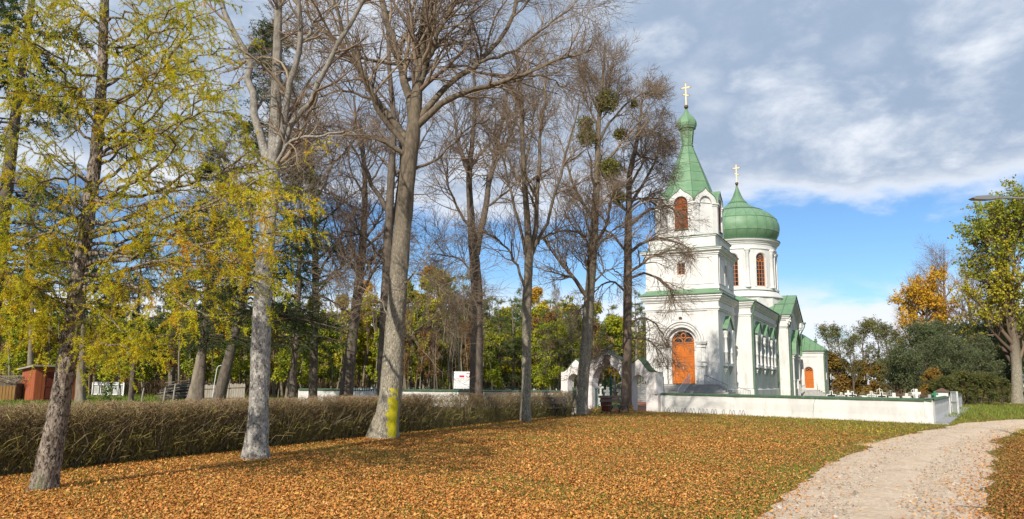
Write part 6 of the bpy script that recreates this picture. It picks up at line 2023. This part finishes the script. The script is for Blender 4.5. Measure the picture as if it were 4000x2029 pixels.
def hedge_twigs(n, z0, z1, h0, h1, L, slant, col, r):
    s = rng.uniform(-6, HLen, n) if True else None
    s = np.where(rng.random(n) < .5, rng.uniform(-4, 13, n), s)
    t = rng.uniform(.02, T_, n)
    t = np.where(rng.random(n) < .45, rng.uniform(-.05, .22, n), t)
    z = rng.uniform(z0, z1, n)
    p0 = HB * 0 + HD * s[:, None] - HN * t[:, None]
    p0 = p0 + np.array([0, 0, 1]) * z[:, None]
    d = HD * (rng.normal(size=n) * slant * 1.25 + slant * .35)[:, None] + HN * (rng.normal(size=n) * slant * .9)[:, None] + np.array([0, 0, 1.])
    d /= np.linalg.norm(d, axis=1, keepdims=True)
    ln = rng.uniform(*L, n)
    P_ = np.zeros((n, 3, 3)); P_[:, 0] = p0
    P_[:, 1] = p0 + d * (ln * .5)[:, None]
    d2 = d + rng.normal(size=d.shape) * .5; d2 /= np.linalg.norm(d2, axis=1, keepdims=True)
    P_[:, 2] = P_[:, 1] + d2 * (ln * .5)[:, None]
    top = H_ + .04 * np.sin(s * 1.7) + .03 * np.sin(s * 4.1) + rng.normal(size=n) * .03
    for q in (1, 2): P_[:, q, 2] = np.minimum(P_[:, q, 2], top + rng.normal(size=n) * .02)
    P_[:, :, 2] = np.maximum(P_[:, :, 2], 0)
    return P_, np.tile(np.array([r, r * .85, r * .5]), (n, 1)) * rng.uniform(.7, 1.3, (n, 1))


sets = [hedge_twigs(16000, 0, .45, 0, 0, (.2, .5), .6, None, .0055), hedge_twigs(26000, .2, .95, 0, 0, (.10, .34), .85, None, .0050), hedge_twigs(30000, .6, 1.15, 0, 0, (.07, .2), 1.0, None, .0046), hedge_twigs(1600, 0, .1, 0, 0, (.6, 1.1), .28, None, .011)]
v, f, c = pack(sets, 3, [((.12, .088, .038), (.44, .38, .10)), ((.155, .11, .052), (.43, .335, .11)), ((.19, .125, .07), (.41, .29, .16)), ((.10, .075, .05), (.22, .17, .10))], rng)
mesh_np('twigs', v, f, M['twig'], he, c)
n = 2600
s = rng.uniform(-5, HLen, n); t = rng.uniform(-.05, T_, n); z = rng.uniform(.05, 1.15, n)
cl = (np.sin(s * 2.1 + 1) + np.sin(s * .7) > .3) | (rng.random(n) < .25)
pts = (HD * s[:, None] - HN * t[:, None] + np.array([0, 0, 1]) * z[:, None])[cl]
v, f, c = quads(pts, .055, rng, .9, palette([(.38, .27, .03), (.45, .2, .03), (.22, .19, .03), (.3, .12, .03), (.12, .15, .03)], len(pts), rng, .2))
mesh_np('leaves', v, f, M['leaf'], he, c)


# saplings with yellow leaves in and before the hedge
def sapling(xv, yv, h, label, cols, seed, n=60, ls=.09):
    rng = np.random.default_rng(seed)
    p = vgnd(xv, yv)
    e_ = empty('sapling', p, 0, label, 'sapling')
    k = 7
    P_ = np.zeros((k, 4, 3))
    for q in range(1, 4): P_[:, q] = P_[:, q - 1] + np.stack([rng.normal(size=k) * .09 * h, rng.normal(size=k) * .06 * h, np.full(k, h / 3) * rng.uniform(.6, 1.05, k)], 1)
    v, f, c = pack([(P_, np.tile([.008, .007, .005, .003], (k, 1)))], 4, [((.12, .09, .05), (.2, .16, .08))], rng)
    mesh_np('stems', v, f, M['twig'], e_, c)
    q, _, _ = along(P_, n // k + 1, rng, .3, 1.)
    v, f, c = quads(q + rng.normal(size=q.shape) * .06, ls, rng, .85, palette(cols, len(q), rng, .2))
    mesh_np('leaves', v, f, M['leaf'], e_, c)


YL = [(.50, .38, .02), (.55, .30, .02), (.40, .36, .03)]
sapling(1405, 1045, .95, 'yellow-leaved sapling behind the bench by the slim pale trunk', YL, 1, 130)
sapling(1500, 1048, .55, 'low yellow sapling between the mistletoe tree and gateway bench', YL + [(.2, .25, .03)], 2, 90)
sapling(560, 1120, .8, 'yellow-leaved sapling growing out of the hedge near the spotted trunk', YL + [(.5, .2, .03)], 3, 36, .07)
sapling(470, 1122, .7, 'green and yellow sapling in the hedge between larch and spotted trunk', [(.14, .2, .03), (.4, .35, .03)], 4, 34, .09)
sapling(870, 1092, .7, 'yellow-leaved sapling in the hedge before the lichened trunk', YL, 5, 30, .08)
sapling(1320, 1016 + 24, 1.7, 'tall green sapling rising above the hedge by the slim trunk', [(.1, .17, .03), (.14, .2, .03)], 6, 26, .10)
sapling(1590, 1036, .4, 'tiny yellow sapling at the foot of the drooping tree', YL, 7, 50, .07)
sapling(275, 1010 + 10, 1.3, 'green bushy sapling before the white fence panel', [(.08, .13, .02), (.12, .18, .03)], 8, 120, .14)

# ================================================================== FALLEN LEAVES AND GRASS
rng = np.random.default_rng(801)


def road_x(y, edge):
    P_ = rl if edge == 0 else rr_
    return np.interp(y, P_[:, 1], P_[:, 0])


def lawn_points(n, ymin, ymax, dens_fn):
    """random points on the lawn, thinned by dens_fn(x, y) in 0..1; more of them near the camera"""
    u = rng.random(n)
    y = ymin * (ymax / ymin) ** u
    half = y * .78 + .6
    x = rng.uniform(-1, 1, n) * half
    k = rng.random(n) < dens_fn(x, y)
    return x[k], y[k]


def patch(x, y, s, ph):
    return .5 + .25 * (np.sin(x * s + ph) * np.cos(y * s * .8 + ph * 2) + np.sin(x * s * 2.3 + y * s * 1.7 + ph))


def leaf_dens(x, y):
    hs = (x - HB[0]) * HN[0] + (y - HB[1]) * HN[1]         # distance from the hedge foot
    xl, xr = road_x(y, 0), road_x(y, 1)
    d = np.zeros_like(x)
    lawn = (hs > -.2) & (x < xl + .1)
    wallside = (x - GRT[0]) * GN[0] + (y - GRT[1]) * GN[1] < -.0
    edge = np.clip((xl - x) / 2.2, 0, 1)
    far = np.clip((x - 6) / 10, 0, 1) * np.clip((y - 20) / 9, 0, 1)
    d = np.where(lawn & wallside, (.22 + .78 * edge) * (1 - .8 * far) * np.clip(.32 + .85 * patch(x, y, .8, 1.3) + .5 * patch(x, y, 2.3, .4), .3, 1), d)
    on = (x > xl) & (x < xr)
    d = np.where(on, .012 + .02 * patch(x, y, 1.1, 2.) + .30 * np.exp(-(xr - x) / .35) + .16 * np.exp(-(x - xl) / .25), d)
    d = np.where(x > xr - .1, .95 * np.clip(.25 + (x - xr) / .6, .2, 1) * (1 - .75 * np.clip((y - 22) / 8, 0, 1)), d)
    d = np.where(hs < -1.0, .10, d)
    return d


def wall_ok(x, y):
    return (x - GRT[0]) * GN[0] + (y - GRT[1]) * GN[1] < -.05


LITC = [(.55, .225, .050), (.61, .285, .078), (.46, .175, .042), (.64, .35, .12), (.38, .14, .036), (.56, .30, .052)]
x, y = lawn_points(760000, 5.5, 44, leaf_dens)
tp_ = [(base1[0], base1[1])] + [tuple(vgnd(q, k_)[:2]) for q, k_ in ((643, 1156), (965, 1104), (1323, 1062), (1457, 1044))]
for (tx_, ty_) in tp_:                      # drifts gathered at the feet of the trunks
    a_, r_ = rng.uniform(0, 6.283, 420), .32 + np.abs(rng.normal(size=420)) * .28
    x = np.concatenate([x, tx_ + np.cos(a_) * r_]); y = np.concatenate([y, ty_ + np.sin(a_) * r_])
n = len(x)
sz = rng.uniform(.018, .044, n) * rng.choice([1., 1., 1., 1.4], n) * np.where(y > 18, 1.2, 1.)
a = rng.uniform(0, 6.283, n)
tl1, tl2 = rng.normal(size=n) * .22, rng.normal(size=n) * .22
e1 = np.stack([np.cos(a), np.sin(a), tl1], 1); e2 = np.stack([-np.sin(a), np.cos(a), tl2], 1)
z = .012 + rng.uniform(0, .03, n) + sz * (np.abs(tl1) + np.abs(tl2)) * .30
p = np.stack([x, y, z], 1)
s_ = sz[:, None]
curl = np.stack([0 * x, 0 * x, np.abs(rng.normal(size=n)) * .25 * sz], 1)
V4 = np.stack([p - e1 * s_ * .55 + curl, p + e2 * s_ * .38, p + e1 * s_ * .55 + curl, p - e2 * s_ * .38], 1).reshape(-1, 3)
f = np.arange(n * 4).reshape(-1, 4)
f = np.concatenate([f[:, [0, 1, 3]], f[:, [1, 2, 3]]])
cc = palette(LITC, n, rng, .22, [.3, .24, .17, .13, .08, .08])
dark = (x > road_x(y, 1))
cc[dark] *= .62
far = (x > 12) & (y > 24)
yl = far & (rng.random(n) < .45)
cc[yl] = np.array([.60, .42, .04])
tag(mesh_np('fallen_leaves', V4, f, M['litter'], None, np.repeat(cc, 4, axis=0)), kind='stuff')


def grass_dens(x, y):
    hs = (x - HB[0]) * HN[0] + (y - HB[1]) * HN[1]
    xl, xr = road_x(y, 0), road_x(y, 1)
    far = np.clip((x - 5) / 9, 0, 1) * np.clip((y - 17) / 9, 0, 1)
    edge = np.exp(-np.abs(xl - x) / .8)
    d = np.where((hs > 0) & (x < xl - .02), .26 + .74 * np.maximum(far, edge * .9) + .9 * np.clip(.5 - patch(x, y, .8, 1.3), 0, 1), 0)
    d = np.maximum(d, np.where((hs > -.1) & (hs < .5), .5, 0))
    d = np.where(x > xr + .05, .25 + .6 * np.clip((y - 20) / 8, 0, 1), d)
    d = np.where(wall_ok(x, y) | (x > WC[0] + .6 + (y - WC[1]) * .68), d, 0)
    return np.clip(d, 0, 1)


x, y = lawn_points(260000, 5.5, 75, grass_dens)
n = len(x)
a = rng.uniform(0, 6.283, n)
hgt = rng.uniform(.03, .095, n) * np.where(y > 20, 1.25, 1.)
wd_ = .004 + .00035 * y
b0 = np.stack([x, y, np.full(n, .002)], 1)
sd_ = np.stack([np.cos(a), np.sin(a), 0 * a], 1) * wd_[:, None]
tip = b0 + np.stack([rng.normal(size=n) * hgt * .5, rng.normal(size=n) * hgt * .5, hgt], 1)
V3_ = np.stack([b0 - sd_, b0 + sd_, tip], 1).reshape(-1, 3)
cc = palette([(.17, .20, .025), (.24, .25, .03), (.11, .15, .02), (.30, .27, .06)], n, rng, .2)
tag(mesh_np('grass', V3_, np.arange(n * 3).reshape(-1, 3), M['leaf'], None, np.repeat(cc, 3, axis=0)), kind='stuff')
# grass of the clearing behind the hedge and inside the yard
n = 60000
x = rng.uniform(-45, 40, n); y = rng.uniform(36, 72, n)
ua = (x - CO[0]) * U3[0] + (y - CO[1]) * U3[1]
k = ((((x - GRT[0]) * GN[0] + (y - GRT[1]) * GN[1]) > 1.0) | (x < -14)) & ((ua < -11) | (ua > 4))
x, y = x[k], y[k]; n = len(x)
a = rng.uniform(0, 6.283, n); hgt = rng.uniform(.08, .25, n)
b0 = np.stack([x, y, 0 * x], 1); sd_ = np.stack([np.cos(a), np.sin(a), 0 * a], 1) * .03
tip = b0 + np.stack([rng.normal(size=n) * .08, rng.normal(size=n) * .08, hgt], 1)
cc = palette([(.15, .22, .03), (.20, .26, .03), (.10, .15, .02), (.26, .22, .06)], n, rng, .2)
tag(mesh_np('yard_grass', np.stack([b0 - sd_, b0 + sd_, tip], 1).reshape(-1, 3), np.arange(n * 3).reshape(-1, 3), M['leaf'], None, np.repeat(cc, 3, axis=0)), kind='stuff')
# loose stones on the road
n = 9000
u = rng.random(n)
y = 6 * (34 / 6) ** u
t = rng.uniform(.02, .98, n)
x = road_x(y, 0) * (1 - t) + road_x(y, 1) * t
r = rng.gamma(2., .0055, n) + .004
dirs = np.array([(1, 0, 0), (-.4, .9, 0), (-.4, -.9, 0), (0, 0, .7)])
ang_ = rng.uniform(0, 6.28, n)
cs, sn_ = np.cos(ang_)[:, None], np.sin(ang_)[:, None]
dx = dirs[None, :, 0] * cs - dirs[None, :, 1] * sn_; dy = dirs[None, :, 0] * sn_ + dirs[None, :, 1] * cs
hum = .028 * np.sin(t * math.pi)
VV = np.stack([x[:, None] + dx * r[:, None], y[:, None] + dy * r[:, None], .006 + hum[:, None] + dirs[None, :, 2] * r[:, None]], 2).reshape(-1, 3)
fb = np.array([(0, 1, 3), (1, 2, 3), (2, 0, 3)])
FF = (np.arange(n)[:, None, None] * 4 + fb[None]).reshape(-1, 3)
cc = palette([(.46, .38, .29), (.36, .30, .23), (.58, .51, .42), (.28, .23, .18)], n, rng, .15)
tag(mesh_np('gravel', VV, FF, M['litter'], None, np.repeat(cc, 4, axis=0)), kind='stuff')
